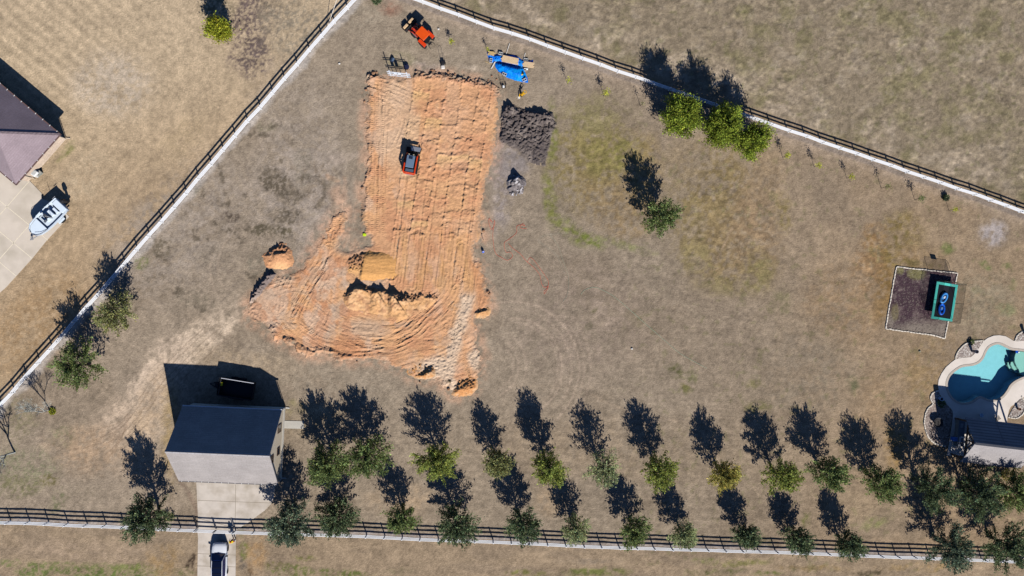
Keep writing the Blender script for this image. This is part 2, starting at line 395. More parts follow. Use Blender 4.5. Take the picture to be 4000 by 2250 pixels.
# (cx, cy, rx, ry, rot_deg, colour, strength, roughness)
PATCH = [
    (440, 330, 150, 120, 0, (197, 180, 152), .8, 0), (330, 700, 120, 80, -50, (190, 170, 135), .5, 0), (150, 1250, 260, 130, -45, (168, 140, 100), .7, 0),
    (560, 800, 160, 60, -50, (172, 146, 106), .6, 0), (700, 560, 130, 60, -50, (178, 156, 118), .5, 0), (260, 590, 18, 50, 42, (140, 138, 80), .6, 0),
    (985, 110, 90, 150, 20, (112, 97, 88), 1.0, .5), (1000, 230, 60, 70, 0, (108, 94, 86), .95, .5), (1060, 60, 60, 80, 0, (135, 122, 100), .6, .4), (850, 30, 60, 60, 0, (128, 118, 88), .6, .3),
    (1150, 100, 120, 120, 0, (152, 140, 116), .6, .2),
    (700, 900, 350, 200, -40, (160, 147, 128), .6, 0), (1150, 450, 170, 200, 0, (163, 149, 128), .5, 0), (1180, 760, 180, 260, 0, (166, 153, 135), .6, 0),
    (1080, 715, 60, 42, 20, (106, 96, 78), 1.0, .3), (1135, 765, 46, 34, 0, (112, 102, 84), .95, .3), (1120, 845, 64, 32, 10, (112, 102, 84), .95, .3), (900, 850, 32, 22, 0, (100, 88, 74), 1.0, .3),
    (1055, 905, 85, 26, 5, (104, 95, 74), 1.0, .3), (1040, 500, 45, 22, 0, (140, 130, 105), .6, .2), (760, 740, 30, 25, 0, (122, 118, 85), .5, .2), (550, 1020, 35, 30, 0, (128, 128, 85), .6, .2),
    (620, 960, 60, 40, 10, (124, 113, 92), .8, .3), (830, 1010, 60, 50, 0, (140, 128, 108), .6, .3), (1000, 1030, 40, 60, 0, (136, 126, 105), .5, .2), (1180, 650, 40, 90, 0, (140, 130, 110), .5, .3),
    (740, 1170, 60, 40, 0, (142, 130, 108), .5, .2), (800, 1190, 50, 30, 0, (138, 126, 104), .5, .2), (460, 1180, 60, 60, 0, (142, 138, 95), .5, .1),
    (780, 1330, 190, 60, -42, (206, 186, 156), .95, 0), (610, 1480, 190, 70, -58, (208, 187, 158), 1, 0), (500, 1690, 150, 120, -50, (202, 180, 150), .9, .1), (580, 1620, 60, 200, 20, (196, 172, 138), .75, 0),
    (430, 1800, 220, 60, 0, (172, 150, 120), .5, 0), (330, 1740, 150, 80, 0, (182, 156, 122), .6, .1), (670, 1700, 40, 200, 0, (165, 143, 100), .6, 0), (1000, 1430, 240, 50, 12, (176, 156, 124), .6, 0),
    (1300, 1500, 260, 70, 10, (160, 146, 122), .6, 0), (1220, 1640, 120, 70, 0, (165, 148, 115), .5, 0), (1150, 1590, 40, 30, 0, (158, 148, 100), .5, 0),
    (60, 1640, 90, 90, 0, (138, 128, 98), .6, .2), (90, 1830, 130, 80, 0, (142, 138, 105), .7, .3), (240, 1700, 50, 50, 0, (140, 132, 100), .5, .2), (60, 1900, 90, 50, 0, (132, 126, 90), .6, .3),
    (190, 1880, 40, 25, 0, (120, 112, 70), .6, .2), (300, 1930, 120, 40, 0, (150, 136, 112), .5, 0), (230, 1960, 30, 50, 30, (125, 122, 90), .5, .2),
    (1700, 210, 250, 70, 10, (160, 146, 122), .5, 0), (1650, 262, 90, 20, 5, (172, 158, 140), .8, .1), (1850, 262, 60, 10, 8, (188, 172, 146), .7, 0), (1560, 240, 60, 40, 0, (150, 142, 105), .5, 0),
    (1400, 60, 90, 60, 0, (160, 147, 123), .7, 0), (1520, 30, 45, 25, 0, (150, 118, 95), .7, .3),
    (1960, 700, 45, 200, 3, (160, 148, 136), .8, .1), (2010, 640, 60, 60, 0, (150, 140, 130), .7, .1), (1925, 770, 14, 70, 0, (190, 175, 155), .5, .1),
    (2290, 610, 150, 200, 5, (140, 126, 80), .9, .8), (2400, 690, 160, 200, 0, (154, 132, 92), .7, .9), (2360, 600, 110, 110, 0, (136, 126, 72), .8, .8), (2460, 600, 80, 70, 0, (132, 126, 68), .7, .6),
    (2155, 520, 22, 120, 0, (128, 130, 66), .75, .2), (2150, 780, 30, 110, -8, (134, 134, 70), .75, .3), (2230, 900, 90, 32, 42, (130, 134, 66), .8, .2), (2310, 940, 55, 22, 40, (122, 132, 55), .85, .2),
    (2430, 960, 120, 18, 15, (140, 140, 90), .6, .1), (2450, 860, 110, 80, 0, (156, 134, 96), .7, .4), (2340, 450, 130, 80, 0, (138, 130, 88), .5, .2), (2520, 690, 70, 150, 0, (160, 138, 90), .6, .5),
    (2790, 800, 170, 260, 10, (146, 128, 86), .85, .9), (2860, 1000, 170, 150, 0, (148, 128, 88), .8, .9), (2720, 1010, 60, 60, 0, (146, 134, 88), .7, .6), (2950, 900, 100, 200, 0, (156, 132, 98), .7, .8),
    (2830, 1120, 120, 40, 0, (144, 132, 80), .7, .2), (2960, 1060, 60, 90, 0, (146, 136, 84), .5, .3), (2660, 650, 80, 100, 0, (156, 138, 106), .6, .2), (2700, 900, 50, 160, 0, (150, 134, 90), .6, .6),
    (3000, 700, 80, 150, 0, (160, 138, 104), .6, .6), (3060, 830, 40, 70, 0, (150, 134, 80), .6, .6), (3530, 910, 85, 80, 20, (134, 116, 62), .8, .5), (3450, 1010, 70, 55, -30, (132, 116, 58), .85, .5),
    (3420, 930, 60, 60, 0, (158, 126, 80), .7, .7), (3400, 1060, 70, 90, 0, (160, 128, 86), .8, .9), (3450, 1150, 40, 110, 10, (142, 112, 58), .85, .5), (3600, 1010, 110, 60, 0, (156, 128, 82), .7, .2),
    (3560, 1030, 90, 14, 6, (118, 104, 50), .8, .3), (3300, 1200, 160, 180, 0, (162, 136, 100), .6, .1), (3760, 950, 200, 160, 0, (160, 140, 110), .5, 0), (3880, 912, 55, 45, -40, (176, 166, 156), .8, .2),
    (3700, 975, 28, 22, 0, (122, 128, 72), .7, .2), (3850, 1035, 28, 14, 30, (122, 130, 72), .7, .2), (3930, 1040, 22, 14, 0, (122, 130, 72), .7, .2), (3960, 1110, 14, 20, 0, (122, 130, 72), .7, .2), (3930, 1210, 40, 25, 0, (118, 130, 68), .8, .2), (3820, 1135, 22, 14, 0, (128, 132, 80), .6, .1),
    (3850, 1180, 130, 120, 0, (152, 140, 112), .6, 0), (3650, 1400, 120, 100, 0, (158, 134, 96), .5, 0), (3420, 1560, 80, 130, 0, (162, 138, 104), .6, 0), (3600, 1480, 80, 120, 0, (156, 132, 92), .6, 0), (3500, 1740, 40, 90, 0, (158, 130, 80), .7, 0),
    (3100, 1450, 240, 180, 0, (148, 134, 110), .6, 0), (2700, 1300, 420, 190, 10, (152, 136, 112), .7, 0), (2250, 1250, 260, 220, 0, (158, 141, 120), .6, 0), (3330, 1500, 26, 30, 0, (112, 112, 78), .6, .2),
    (2637, 1450, 36, 26, 20, (100, 98, 62), .85, .3), (2705, 1470, 20, 22, 0, (120, 118, 78), .7, .2), (2680, 1515, 26, 14, 20, (122, 116, 70), .7, .2), (2300, 1275, 14, 22, 30, (112, 105, 80), .7, .2), (2320, 1215, 14, 10, 0, (120, 112, 80), .6, .2),
    (2960, 1590, 50, 24, 0, (120, 114, 72), .7, .2), (2945, 1500, 30, 16, 0, (128, 120, 80), .6, .1), (3050, 1180, 40, 50, 0, (128, 122, 84), .5, .2), (2480, 1245, 40, 20, 40, (128, 122, 82), .5, .1),
    (2500, 1750, 700, 120, 3, (162, 144, 116), .5, 0), (1560, 1950, 120, 60, 0, (176, 154, 122), .7, 0), (2150, 1960, 60, 60, 0, (172, 150, 118), .6, 0), (3350, 1980, 160, 70, 0, (166, 146, 114), .6, 0),
    (3430, 2040, 60, 20, -20, (138, 138, 84), .6, .1), (3150, 2030, 16, 26, 0, (132, 134, 70), .6, .1),
    (150, 2235, 80, 30, 0, (112, 122, 66), .9, .4), (330, 2225, 150, 26, -3, (108, 120, 60), .9, .4), (520, 2222, 110, 18, 0, (118, 124, 66), .85, .3), (300, 2205, 200, 14, 0, (130, 130, 80), .6, .3), (450, 2245, 170, 14, 0, (104, 118, 58), .9, .4), (30, 2200, 40, 14, 0, (120, 126, 72), .7, .3),
    (350, 2150, 300, 40, 3, (178, 156, 126), .6, 0), (640, 2190, 70, 60, 0, (160, 134, 92), .7, 0), (735, 2200, 18, 50, 25, (88, 74, 58), .85, .4), (715, 2235, 40, 16, 0, (120, 118, 74), .7, .3),
    (950, 2190, 18, 70, 8, (128, 116, 98), .8, .4), (952, 2150, 22, 30, 0, (118, 122, 62), .7, .2), (975, 2235, 14, 30, 0, (100, 84, 64), .7, .4), (940, 2060, 10, 40, 0, (120, 124, 66), .6, .1), (1000, 2160, 40, 80, 0, (170, 138, 94), .6, 0),
    (1140, 2228, 80, 22, 5, (112, 116, 62), .85, .4), (1080, 2205, 40, 12, 0, (128, 120, 72), .7, .3), (1320, 2240, 120, 16, 0, (112, 118, 62), .8, .3), (1190, 2180, 40, 12, 0, (132, 130, 72), .6, .2), (1560, 2235, 60, 12, 0, (128, 122, 84), .5, .2),
    (2320, 2238, 130, 18, 0, (116, 120, 62), .8, .3), (2060, 2240, 90, 12, 0, (130, 126, 72), .7, .2), (2300, 2190, 120, 12, 0, (150, 134, 110), .6, .2), (2760, 2188, 50, 14, 0, (118, 122, 62), .8, .3), (2900, 2200, 100, 14, 0, (132, 126, 74), .7, .2), (2800, 2232, 100, 12, 0, (112, 110, 66), .7, .3), (3000, 2245, 60, 8, 0, (116, 120, 62), .7, .2),
    (3400, 2235, 70, 14, 0, (92, 82, 58), .8, .4), (3180, 2220, 140, 12, 0, (150, 128, 84), .6, .1), (3600, 2215, 160, 14, 0, (172, 146, 100), .7, 0),
]
# (points, width, colour, strength)
STROKE = [([(1320, 760), (1335, 830), (1300, 900), (1250, 1000), (1190, 1100)], 46, (204, 164, 128), .6), ([(1285, 690), (1320, 706)], 16, (200, 164, 126), .6), ([(1350, 700), (1352, 760)], 14, (196, 164, 132), .5),
          ([(1300, 620), (1400, 610)], 24, (190, 172, 152), .3), ([(1440, 20), (1150, 480)], 10, (150, 140, 118), .0),
          ([(2215, 910), (2100, 930), (2180, 1000), (2210, 1080)], 3, (160, 170, 150), .2), ([(2800, 1010), (2860, 890)], 7, (176, 152, 118), .7),
          ([(2000, 1575), (2600, 1600)], 5, (172, 154, 126), .4), ([(1990, 1505), (2500, 1520)], 5, (172, 154, 126), .3), ([(2310, 1540), (2470, 1610), (2880, 1690)], 7, (176, 156, 128), .5),
          ([(3245, 1715), (3310, 1740)], 3, (190, 170, 130), .6), ([(3470, 1868), (3530, 1872), (3560, 1885)], 4, (200, 186, 152), .8), ([(2930, 1880), (3000, 1980)], 5, (180, 160, 130), .6)]
for k, (dx, dy) in enumerate([(0, 0), (14, 8), (36, 20), (52, 30), (80, 46)]):        # tyre lines on the worn sandy path
    STROKE.append(([(820 + dx, 1265 + dy), (700 + dx, 1370 + dy), (590 + dx * .9, 1490 + dy), (500 + dx * .8, 1620 + dy), (390 + dx, 1720 + dy)], 3, (132, 112, 90), .5))
for k in range(9):
    STROKE.append(([(250 + k * 8, 1700 + k * 19), (340 + k * 8, 1688 + k * 17), (450, 1655 + k * 14), (520 - k * 4, 1600 + k * 10)], 3, (136, 112, 86), .42))
for k in range(4):
    STROKE.append(([(655 + k * 22, 1830 + k * 22), (715 + k * 15, 1905 + k * 15), (770, 2000 + k * 4)], 5, (140, 120, 100), .55))
for a, b in (((810, 1040), (960, 1070)), ((880, 1140), (950, 1085)), ((860, 1180), (960, 1095))):
    STROKE.append(([a, b], 4, (125, 113, 98), .5))
ARC = [(2000, 1440, 180, -100, 55, .35), (2000, 1440, 196, -100, 62, .6), (2000, 1440, 233, -95, 40, .4), (2000, 1440, 262, -112, 55, .6), (2000, 1440, 282, -40, 40, .35), (2000, 1440, 307, -45, 48, .5),
       (1900, 1430, 125, -60, 70, .45), (1900, 1430, 105, -50, 80, .35), (1905, 1430, 150, -60, 60, .3), (1000, 1040, 150, 140, 230, .3), (1010, 1050, 190, 130, 200, .3)]

PAD = [(1443, 296), (1500, 300), (1560, 300), (1625, 283), (1700, 290), (1780, 298), (1860, 312), (1930, 328), (1952, 372), (1953, 430), (1950, 500), (1940, 562), (1920, 651), (1906, 725), (1895, 779), (1889, 841), (1890, 896), (1886, 935),
       (1856, 968), (1862, 1004), (1886, 1043), (1898, 1124), (1918, 1150), (1918, 1200), (1900, 1230), (1862, 1244), (1872, 1287), (1871, 1357), (1889, 1396), (1878, 1434), (1874, 1473), (1850, 1528), (1796, 1552), (1769, 1543),
       (1726, 1508), (1699, 1489), (1606, 1475), (1582, 1450), (1516, 1423), (1466, 1403), (1427, 1402), (1392, 1411), (1322, 1409), (1303, 1392), (1260, 1384), (1233, 1392), (1186, 1392), (1159, 1369), (1128, 1341),
       (1078, 1334), (1031, 1270), (985, 1258), (965, 1235), (962, 1200), (1000, 1150), (1030, 1110), (1075, 1075), (1130, 1080), (1172, 1050), (1205, 1000), (1240, 940), (1268, 890), (1305, 838), (1338, 815), (1358, 836), (1346, 895), (1330, 950), (1345, 972), (1380, 965), (1440, 955), (1439, 931),
       (1419, 904), (1406, 857), (1412, 810), (1416, 733), (1428, 663), (1438, 600), (1432, 562), (1428, 485), (1430, 427), (1432, 340)]
def ground_color(px, py):
    wx = px + 26 * (fbm(px / 70, py / 70, 1) - .5) + 14 * (fbm(px / 16, py / 16, 2) - .5)
    wy = py + 26 * (fbm(px / 70, py / 70, 3) - .5) + 14 * (fbm(px / 16, py / 16, 4) - .5)
    sl, sr, so = side(px, py, LEFT_F), side(px, py, RIGHT_F), side(px, py, SOUTH_F)
    n1 = fbm(px / 240, py / 240, 5); n2 = fbm(px / 60, py / 60, 6); n3 = fbm(px / 14, py / 14, 7, 3)
    c = np.empty(px.shape + (3,)); c[:] = nlin((157, 142, 118))
    c = mixc(c, nlin((166, 142, 108)), ss(2500, 3700, px) * .8)
    c = mixc(c, nlin((164, 148, 124)), ss(1500, 500, px) * .6)
    c = mixc(c, nlin((146, 130, 106)), ss(.5, .7, n1) * .6)
    lawn = (sl < 0) & (px < 1480)
    field = (sr < 0) & (px > 1480)
    south = so > 0
    cl = np.empty_like(c); cl[:] = nlin((194, 173, 137))
    cl = mixc(cl, nlin((180, 154, 116)), ss(250, 1100, py + .25 * px) * .75)
    st = np.sin((px * .62 - py * .78) / 40 * 2 * math.pi + 1.5 * (fbm(px / 200, py / 200, 9) - .5))
    cl = cl * (1 + .11 * st * np.clip(ss(620, 250, px) * ss(500, 350, py) + .35 * ss(200, 500, px) * ss(420, 150, py), 0, 1))[..., None]
    st2 = np.sin((px * .75 + py * .66) / 46 * 2 * math.pi)
    cl = cl * (1 + .045 * st2 * ss(450, 650, py))[..., None]
    cf = np.empty_like(c); cf[:] = nlin((146, 132, 106))
    cf = mixc(cf, nlin((128, 122, 80)), ss(.46, .74, fbm(px / 80, py / 80, 11, 6, .65)) * .62)
    cf = mixc(cf, nlin((170, 156, 132)), ss(.54, .75, fbm(px / 50, py / 50, 12, 5, .65)) * .5)
    cf = mixc(cf, nlin((176, 160, 134)), ss(-230, -90, sr) * ss(-20, -70, sr) * ss(.45, .62, n2) * .7)
    cf = mixc(cf, nlin((160, 138, 108)), ss(-62, -30, sr) * .8)
    cs = np.empty_like(c); cs[:] = nlin((162, 142, 112))
    cs = mixc(cs, nlin((150, 132, 106)), ss(.48, .65, fbm(px / 160, py / 30, 13)) * .7)
    c = np.where(lawn[..., None], cl, c); c = np.where(field[..., None], cf, c); c = np.where(south[..., None], cs, c)
    rough = np.where(field, .85, np.where(lawn, .15, .25)) * (.6 + .8 * ss(.35, .65, n2))
    rough = np.where(field & (sr > -50), .25, rough)
    # blotches of different grass and bare soil
    for cx, cy, rx, ry, rot, col, a, rg in PATCH:
        m = (np.abs(px - cx) < 1.9 * max(rx, ry) + 30) & (np.abs(py - cy) < 1.9 * max(rx, ry) + 30)
        if not m.any(): continue
        ca, sa = math.cos(math.radians(rot)), math.sin(math.radians(rot))
        dx, dy = wx[m] - cx, wy[m] - cy
        q = np.hypot((dx * ca + dy * sa) / rx, (-dx * sa + dy * ca) / ry)
        w = a * ss(1.45, .45, q) * (.88 if cx > 2100 and cy < 1300 else 1) * (.25 + 1.3 * ss(.34, .64, .4 * n2[m] + .6 * n3[m]))
        if rg >= .2 and cx < 1500: w = w * (.25 + 1.25 * ss(.36, .62, fbm(px[m] / 7, py[m] / 7, 28, 3)))
        w = np.clip(w, 0, 1)
        c[m] = mixc(c[m], nlin(col), w)
        rough[m] = np.maximum(rough[m], rg * ss(1.2, .4, q))
    # dark weed tufts on the west paddock, green tufts on the field
    tuft = ss(.56, .72, fbm(px / 34, py / 34, 15, 6, .68)) * (~lawn & ~field & ~south) * ss(1500, 1150, px) * ss(1450, 1150, py) * ss(.42, .55, n1)
    c = mixc(c, nlin((104, 94, 76)), tuft * .85)
    tuft = ss(.66, .76, fbm(px / 22, py / 22, 16)) * (~lawn) * ss(2300, 2600, px)
    c = mixc(c, nlin((118, 118, 70)), tuft * .35)
    # bare soil strips under the fences
    il = np.where(~lawn, segdist(px, py, LEFT_F), 1e3)
    c = mixc(c, nlin((196, 188, 174)), ss(30, 4, il + 34 * (n2 - .5) + 10 * (n3 - .5)) * (px < 1500) * .85)
    il = np.where(lawn & (sl > -110), segdist(px, py, LEFT_F), 1e3)
    c = mixc(c, nlin((128, 112, 102)), ss(34, 6, il) * .6)
    ir = np.where(~field, segdist(px, py, RIGHT_F), 1e3)
    c = mixc(c, nlin((186, 166, 140)), ss(60, 8, ir + 26 * (n3 - .5)) * (px > 1500) * .7)
    c = mixc(c, nlin((132, 124, 116)), ss(14, 4, np.abs(ir - 10)) * (px > 1500) * .6)
    ib = np.where(~south, segdist(px, py, SOUTH_F), 1e3)
    c = mixc(c, nlin((170, 162, 154)), ss(24, 4, ib + 26 * (n2 - .5) + 8 * (n3 - .5)) * .75 * (np.abs(px - 846) > 76))
    # mower lines between the tree rows
    c = c * (1 + .045 * np.sin((py - .03 * px) / 26 * 2 * math.pi + 3 * (n1 - .5)) * ss(1560, 1700, py) * (~south) * ss(1150, 1400, px))[..., None]
    for pts, wd, col, a in STROKE:
        xs, ys = zip(*pts)
        m = (px > min(xs) - wd * 3) & (px < max(xs) + wd * 3) & (py > min(ys) - wd * 3) & (py < max(ys) + wd * 3)
        if not m.any(): continue
        k = .35 if wd < 8 else 1.0
        d = segdist(px[m] + k * (wx[m] - px[m]), py[m] + k * (wy[m] - py[m]), smooth(pts, 5, False) if len(pts) > 2 else pts)
        c[m] = mixc(c[m], nlin(col), a * ss(wd, wd * .3, d) * (.45 + .9 * ss(.3, .65, n3[m])).clip(0, 1))
    for cx, cy, r, a0, a1, a in ARC:
        d = np.abs(np.hypot(px - cx, py - cy) - r + 6 * (n2 - .5)); th = np.degrees(np.arctan2(py - cy, px - cx))
        if a1 > 180: th = np.where(th < 0, th + 360, th)
        c = mixc(c, nlin((184, 164, 138)), min(1, a * 1.15) * ss(6.5, 2, d) * ss(a0 - 5, a0 + 15, th) * ss(a1 + 5, a1 - 15, th) * (.5 + .7 * n3))
    near = (px > 900) & (px < 2200) & (py > 240) & (py < 1640)
    if near.any():
        dp = np.full(px.shape, -99.0); dp[near] = sdf(wx[near] * .6 + px[near] * .4, wy[near] * .6 + py[near] * .4, PAD)
        c = mixc(c, nlin((206, 164, 128)), ss(-46, -2, dp) * ss(.38, .66, .5 * n2 + .5 * n3) * .75)
    st3 = fbm((px + .25 * py) / 130, (py - .08 * px) / 6.5, 26, 3)
    c = c * (1 + .26 * (st3 - .5) * ss(1900, 2150, px) * (~field) * ss(900, 1050, py))[..., None]
    st4 = fbm((px + .8 * py) / 120, (py - .8 * px) / 7.5, 27, 3)
    c = c * (1 + .2 * (st4 - .5) * ss(1500, 1200, px) * (~lawn) * (~south))[..., None]
    c = c * (1 - .06 * ss(1900, 2200, px) * ss(500, 750, py) * (~field) * (~south))[..., None]
    # speckle of single tufts and bits of straw
    px_m = 30.0
    s1 = fbm(px / px_m * 2.2, py / px_m * 2.2, 21, 2); s2 = vn(px / px_m * 6.3, py / px_m * 6.3, 22); s3 = fbm(px / px_m * .9, py / px_m * .9, 23, 3)
    s4 = vn(px / 4.9, py / 4.9, 24); s5 = fbm(px / 9 + .3 * py / 9, py / 5, 25, 2)
    k = 1 + .34 * (s1 - .5) + .30 * (s2 - .5) + .30 * (s3 - .5) + .22 * (n2 - .5) + .22 * (s4 - .5) + .2 * (s5 - .5)
    c = c * (k * (1 + .5 * rough * (s1 - .5)))[..., None]
    lum = c @ np.array([.3, .55, .15])
    c = lum[..., None] + (c - lum[..., None]) * .92
    c = c * np.array([.985, .95, .97])
    return np.clip(c, .004, .95), rough

POOL = [(3560 + x / 4.025, 1280 + y / 4.025) for x, y in [(572, 840), (620, 745), (735, 650), (820, 615), (960, 597), (1060, 557), (1130, 480), (1180, 370), (1240, 300), (1340, 262), (1420, 278), (1500, 318), (1580, 352), (1660, 360),
        (1800, 380), (1980, 440), (2080, 560), (2060, 690), (1940, 740), (1780, 765), (1640, 825), (1550, 895), (1500, 980), (1430, 1070), (1340, 1122), (1230, 1130), (1150, 1102), (1090, 1078), (1030, 1095), (960, 1150), (850, 1180), (740, 1165), (640, 1090), (590, 1000), (566, 915)]]
POOL = smooth(POOL, 3)
def grow(pts, d):                                               # offset a picture polygon outward (pixels)
    out = []
    n = len(pts)
    A = sum(pts[i][0] * pts[(i + 1) % n][1] - pts[(i + 1) % n][0] * pts[i][1] for i in range(n))
    sg = 1 if A > 0 else -1
    for i in range(n):
        ax, ay = pts[i - 1]; bx, by = pts[(i + 1) % n]
        tx, ty = bx - ax, by - ay
        l = math.hypot(tx, ty) or 1
        out.append((pts[i][0] + sg * ty / l * d, pts[i][1] - sg * tx / l * d))
    return out
def wpoly(pts, z=0.0):                                          # picture polygon -> counter-clockwise world (x, y)
    w = [W(x, y, z) for x, y in pts]
    p = [(v.x, v.y) for v in w]
    A = sum(p[i][0] * p[(i + 1) % len(p)][1] - p[(i + 1) % len(p)][0] * p[i][1] for i in range(len(p)))
    return p if A > 0 else p[::-1]

ext = np.concatenate([np.cumsum(np.geomspace(.2, 6, 60)), np.cumsum(np.geomspace(.2, 6, 60))[-1] + np.geomspace(8, 900, 14)])
gx = np.concatenate([-72 - ext[::-1], np.arange(-72, 83, .16), 83 + ext])
gy = np.concatenate([-44 - ext[::-1], np.arange(-44, 44, .16), 44 + ext])
GX, GY = np.meshgrid(gx, gy)
gpx, gpy = PX(GX, GY)
gcol, grough = ground_color(gpx.ravel(), gpy.ravel())
xr, yr = GX.ravel(), GY.ravel()
gz = grough * .12 * (fbm(xr * 1.6, yr * 1.6, 31, 3) - .5) + .012 * (fbm(xr * .35, yr * .35, 32, 2) - .5) + grough * .07 * (vn(xr * 3.2, yr * 3.6, 33) - .5)
far = np.maximum(np.abs(xr - 5) - 77, np.abs(yr) - 44)
gz = gz * ss(6, 0, far)
hole = sdf(gpx.ravel(), gpy.ravel(), POOL) > -3
keep = ~hole
gv = np.stack([xr, yr, gz], 1)
gq = gridquads(len(gx), len(gy))
gq = gq[keep[gq].all(1)]
gv, gq, gc = compact(gv, gq, gcol)
ground = npmesh('ground', gv, gq, gc, vmat('dry_grass', 5.5, .26, .05, 6.0))
struct(ground)

# ================================================================== heightfields of soil, cloth and stone
def hfield(name, poly, hfun, m, step=.09, parent=None, base=None, ragged=.25, margin=.35, origin=None, lo=-.18):
    """poly in picture pixels; hfun(px, py, d) -> (height above the ground, linear colour); d = metres inside the outline"""
    w = [W(*p) for p in poly]
    x0, x1 = min(v.x for v in w) - margin, max(v.x for v in w) + margin
    y0, y1 = min(v.y for v in w) - margin, max(v.y for v in w) + margin
    xs, ys = np.arange(x0, x1, step), np.arange(y0, y1, step)
    X, Y = np.meshgrid(xs, ys)
    X, Y = X.ravel(), Y.ravel()
    d = sdf(X, Y, [(v.x, v.y) for v in w]) + ragged * 2 * (fbm(X * 1.3, Y * 1.3, 41, 4, .6) - .5)
    px, py = PX(X, Y)
    h, c = hfun(px, py, d)
    v = np.stack([X, Y, h], 1)
    q = gridquads(len(xs), len(ys), h > lo)
    v, q, c = compact(v, q, c)
    if origin is not None: v = v - np.array(origin)
    o = npmesh(name, v, q, c, m, parent)
    return o

def shade(c, px, py, s, amt=.3):
    return np.clip(c * (1 + amt * (fbm(px / 9, py / 9, s, 3) - .5) + amt * .7 * (fbm(px / 45, py / 45, s + 5, 3) - .5))[..., None], .004, .95)

BAYS = [1621, 1687, 1750, 1811, 1877, 1928]
_rs = random.Random(4)
CUTS = []
for b in range(5):
    y = 320 + _rs.uniform(20, 90); cs = []
    while y < 960:
        cs.append((y, _rs.uniform(.04, .13))); y += _rs.uniform(45, 120)
    CUTS.append(cs)
def segnear(x, y, pts):                                         # signed offset from a path, and distance along it
    best = np.full(x.shape, 1e9); off = np.zeros(x.shape); al = np.zeros(x.shape); acc = 0.0
    for (ax, ay), (bx, by) in zip(pts, pts[1:]):
        dx, dy = bx - ax, by - ay; L = math.hypot(dx, dy) + 1e-9
        t = np.clip(((x - ax) * dx + (y - ay) * dy) / (L * L), 0, 1)
        d2 = (x - ax - t * dx) ** 2 + (y - ay - t * dy) ** 2
        m = d2 < best
        best = np.where(m, d2, best); off = np.where(m, np.sqrt(d2) * np.sign(dx * (y - ay) - dy * (x - ax)), off); al = np.where(m, acc + t * L, al)
        acc += L
    return off, al
_cr = lambda p: [(860 + x * .8585, 860 + y * .8585) for x, y in p]
RUTS = [_cr(p) for p in (
    [(560, 130), (480, 200), (400, 300), (330, 450)], [(500, 130), (430, 230), (350, 360), (290, 430)], [(450, 30), (470, 120), (450, 220), (380, 330), (320, 420)], [(520, 60), (500, 180), (450, 290), (400, 420)],
    [(490, 300), (470, 430), (430, 500), (370, 525), (330, 480)], [(300, 440), (360, 540), (480, 590), (620, 610), (760, 590), (880, 540), (980, 440), (1060, 330), (1090, 220)],
    [(340, 420), (420, 540), (560, 580), (700, 570), (820, 520), (920, 430), (1020, 330), (1080, 200)], [(440, 500), (560, 535), (700, 530), (800, 490), (900, 410), (1000, 330)], [(260, 480), (340, 580), (480, 620), (620, 630), (760, 620)],
    [(560, 520), (680, 560), (800, 560), (900, 500), (1000, 400), (1110, 290)], [(620, 500), (760, 500), (860, 450), (960, 370)], [(850, 540), (900, 590), (980, 600), (1020, 575), (965, 560), (900, 560)], [(1030, 480), (1050, 560), (1090, 640), (1120, 720)],
    [(1060, 440), (1100, 540), (1130, 620), (1150, 700)], [(1090, 210), (1110, 330), (1080, 430), (1060, 520)], [(820, 20), (800, 160), (780, 280)], [(900, 60), (880, 180), (870, 300)], [(960, 40), (950, 200), (930, 330)], [(1040, 20), (1030, 180), (1020, 300)],
    [(1100, 120), (1140, 220), (1190, 330), (1200, 400)], [(660, 190), (780, 190)], [(660, 240), (780, 250)], [(320, 260), (290, 330), (280, 430)], [(240, 320), (330, 300), (400, 310)])]
RUTS += [[(1470, 330), (1472, 480), (1460, 640), (1452, 860)], [(1500, 420), (1490, 600), (1488, 780)], [(1604, 690), (1590, 800), (1565, 960), (1548, 1090)], [(1440, 320), (1540, 345), (1620, 380)], [(1440, 350), (1520, 385), (1590, 460), (1560, 560)]]
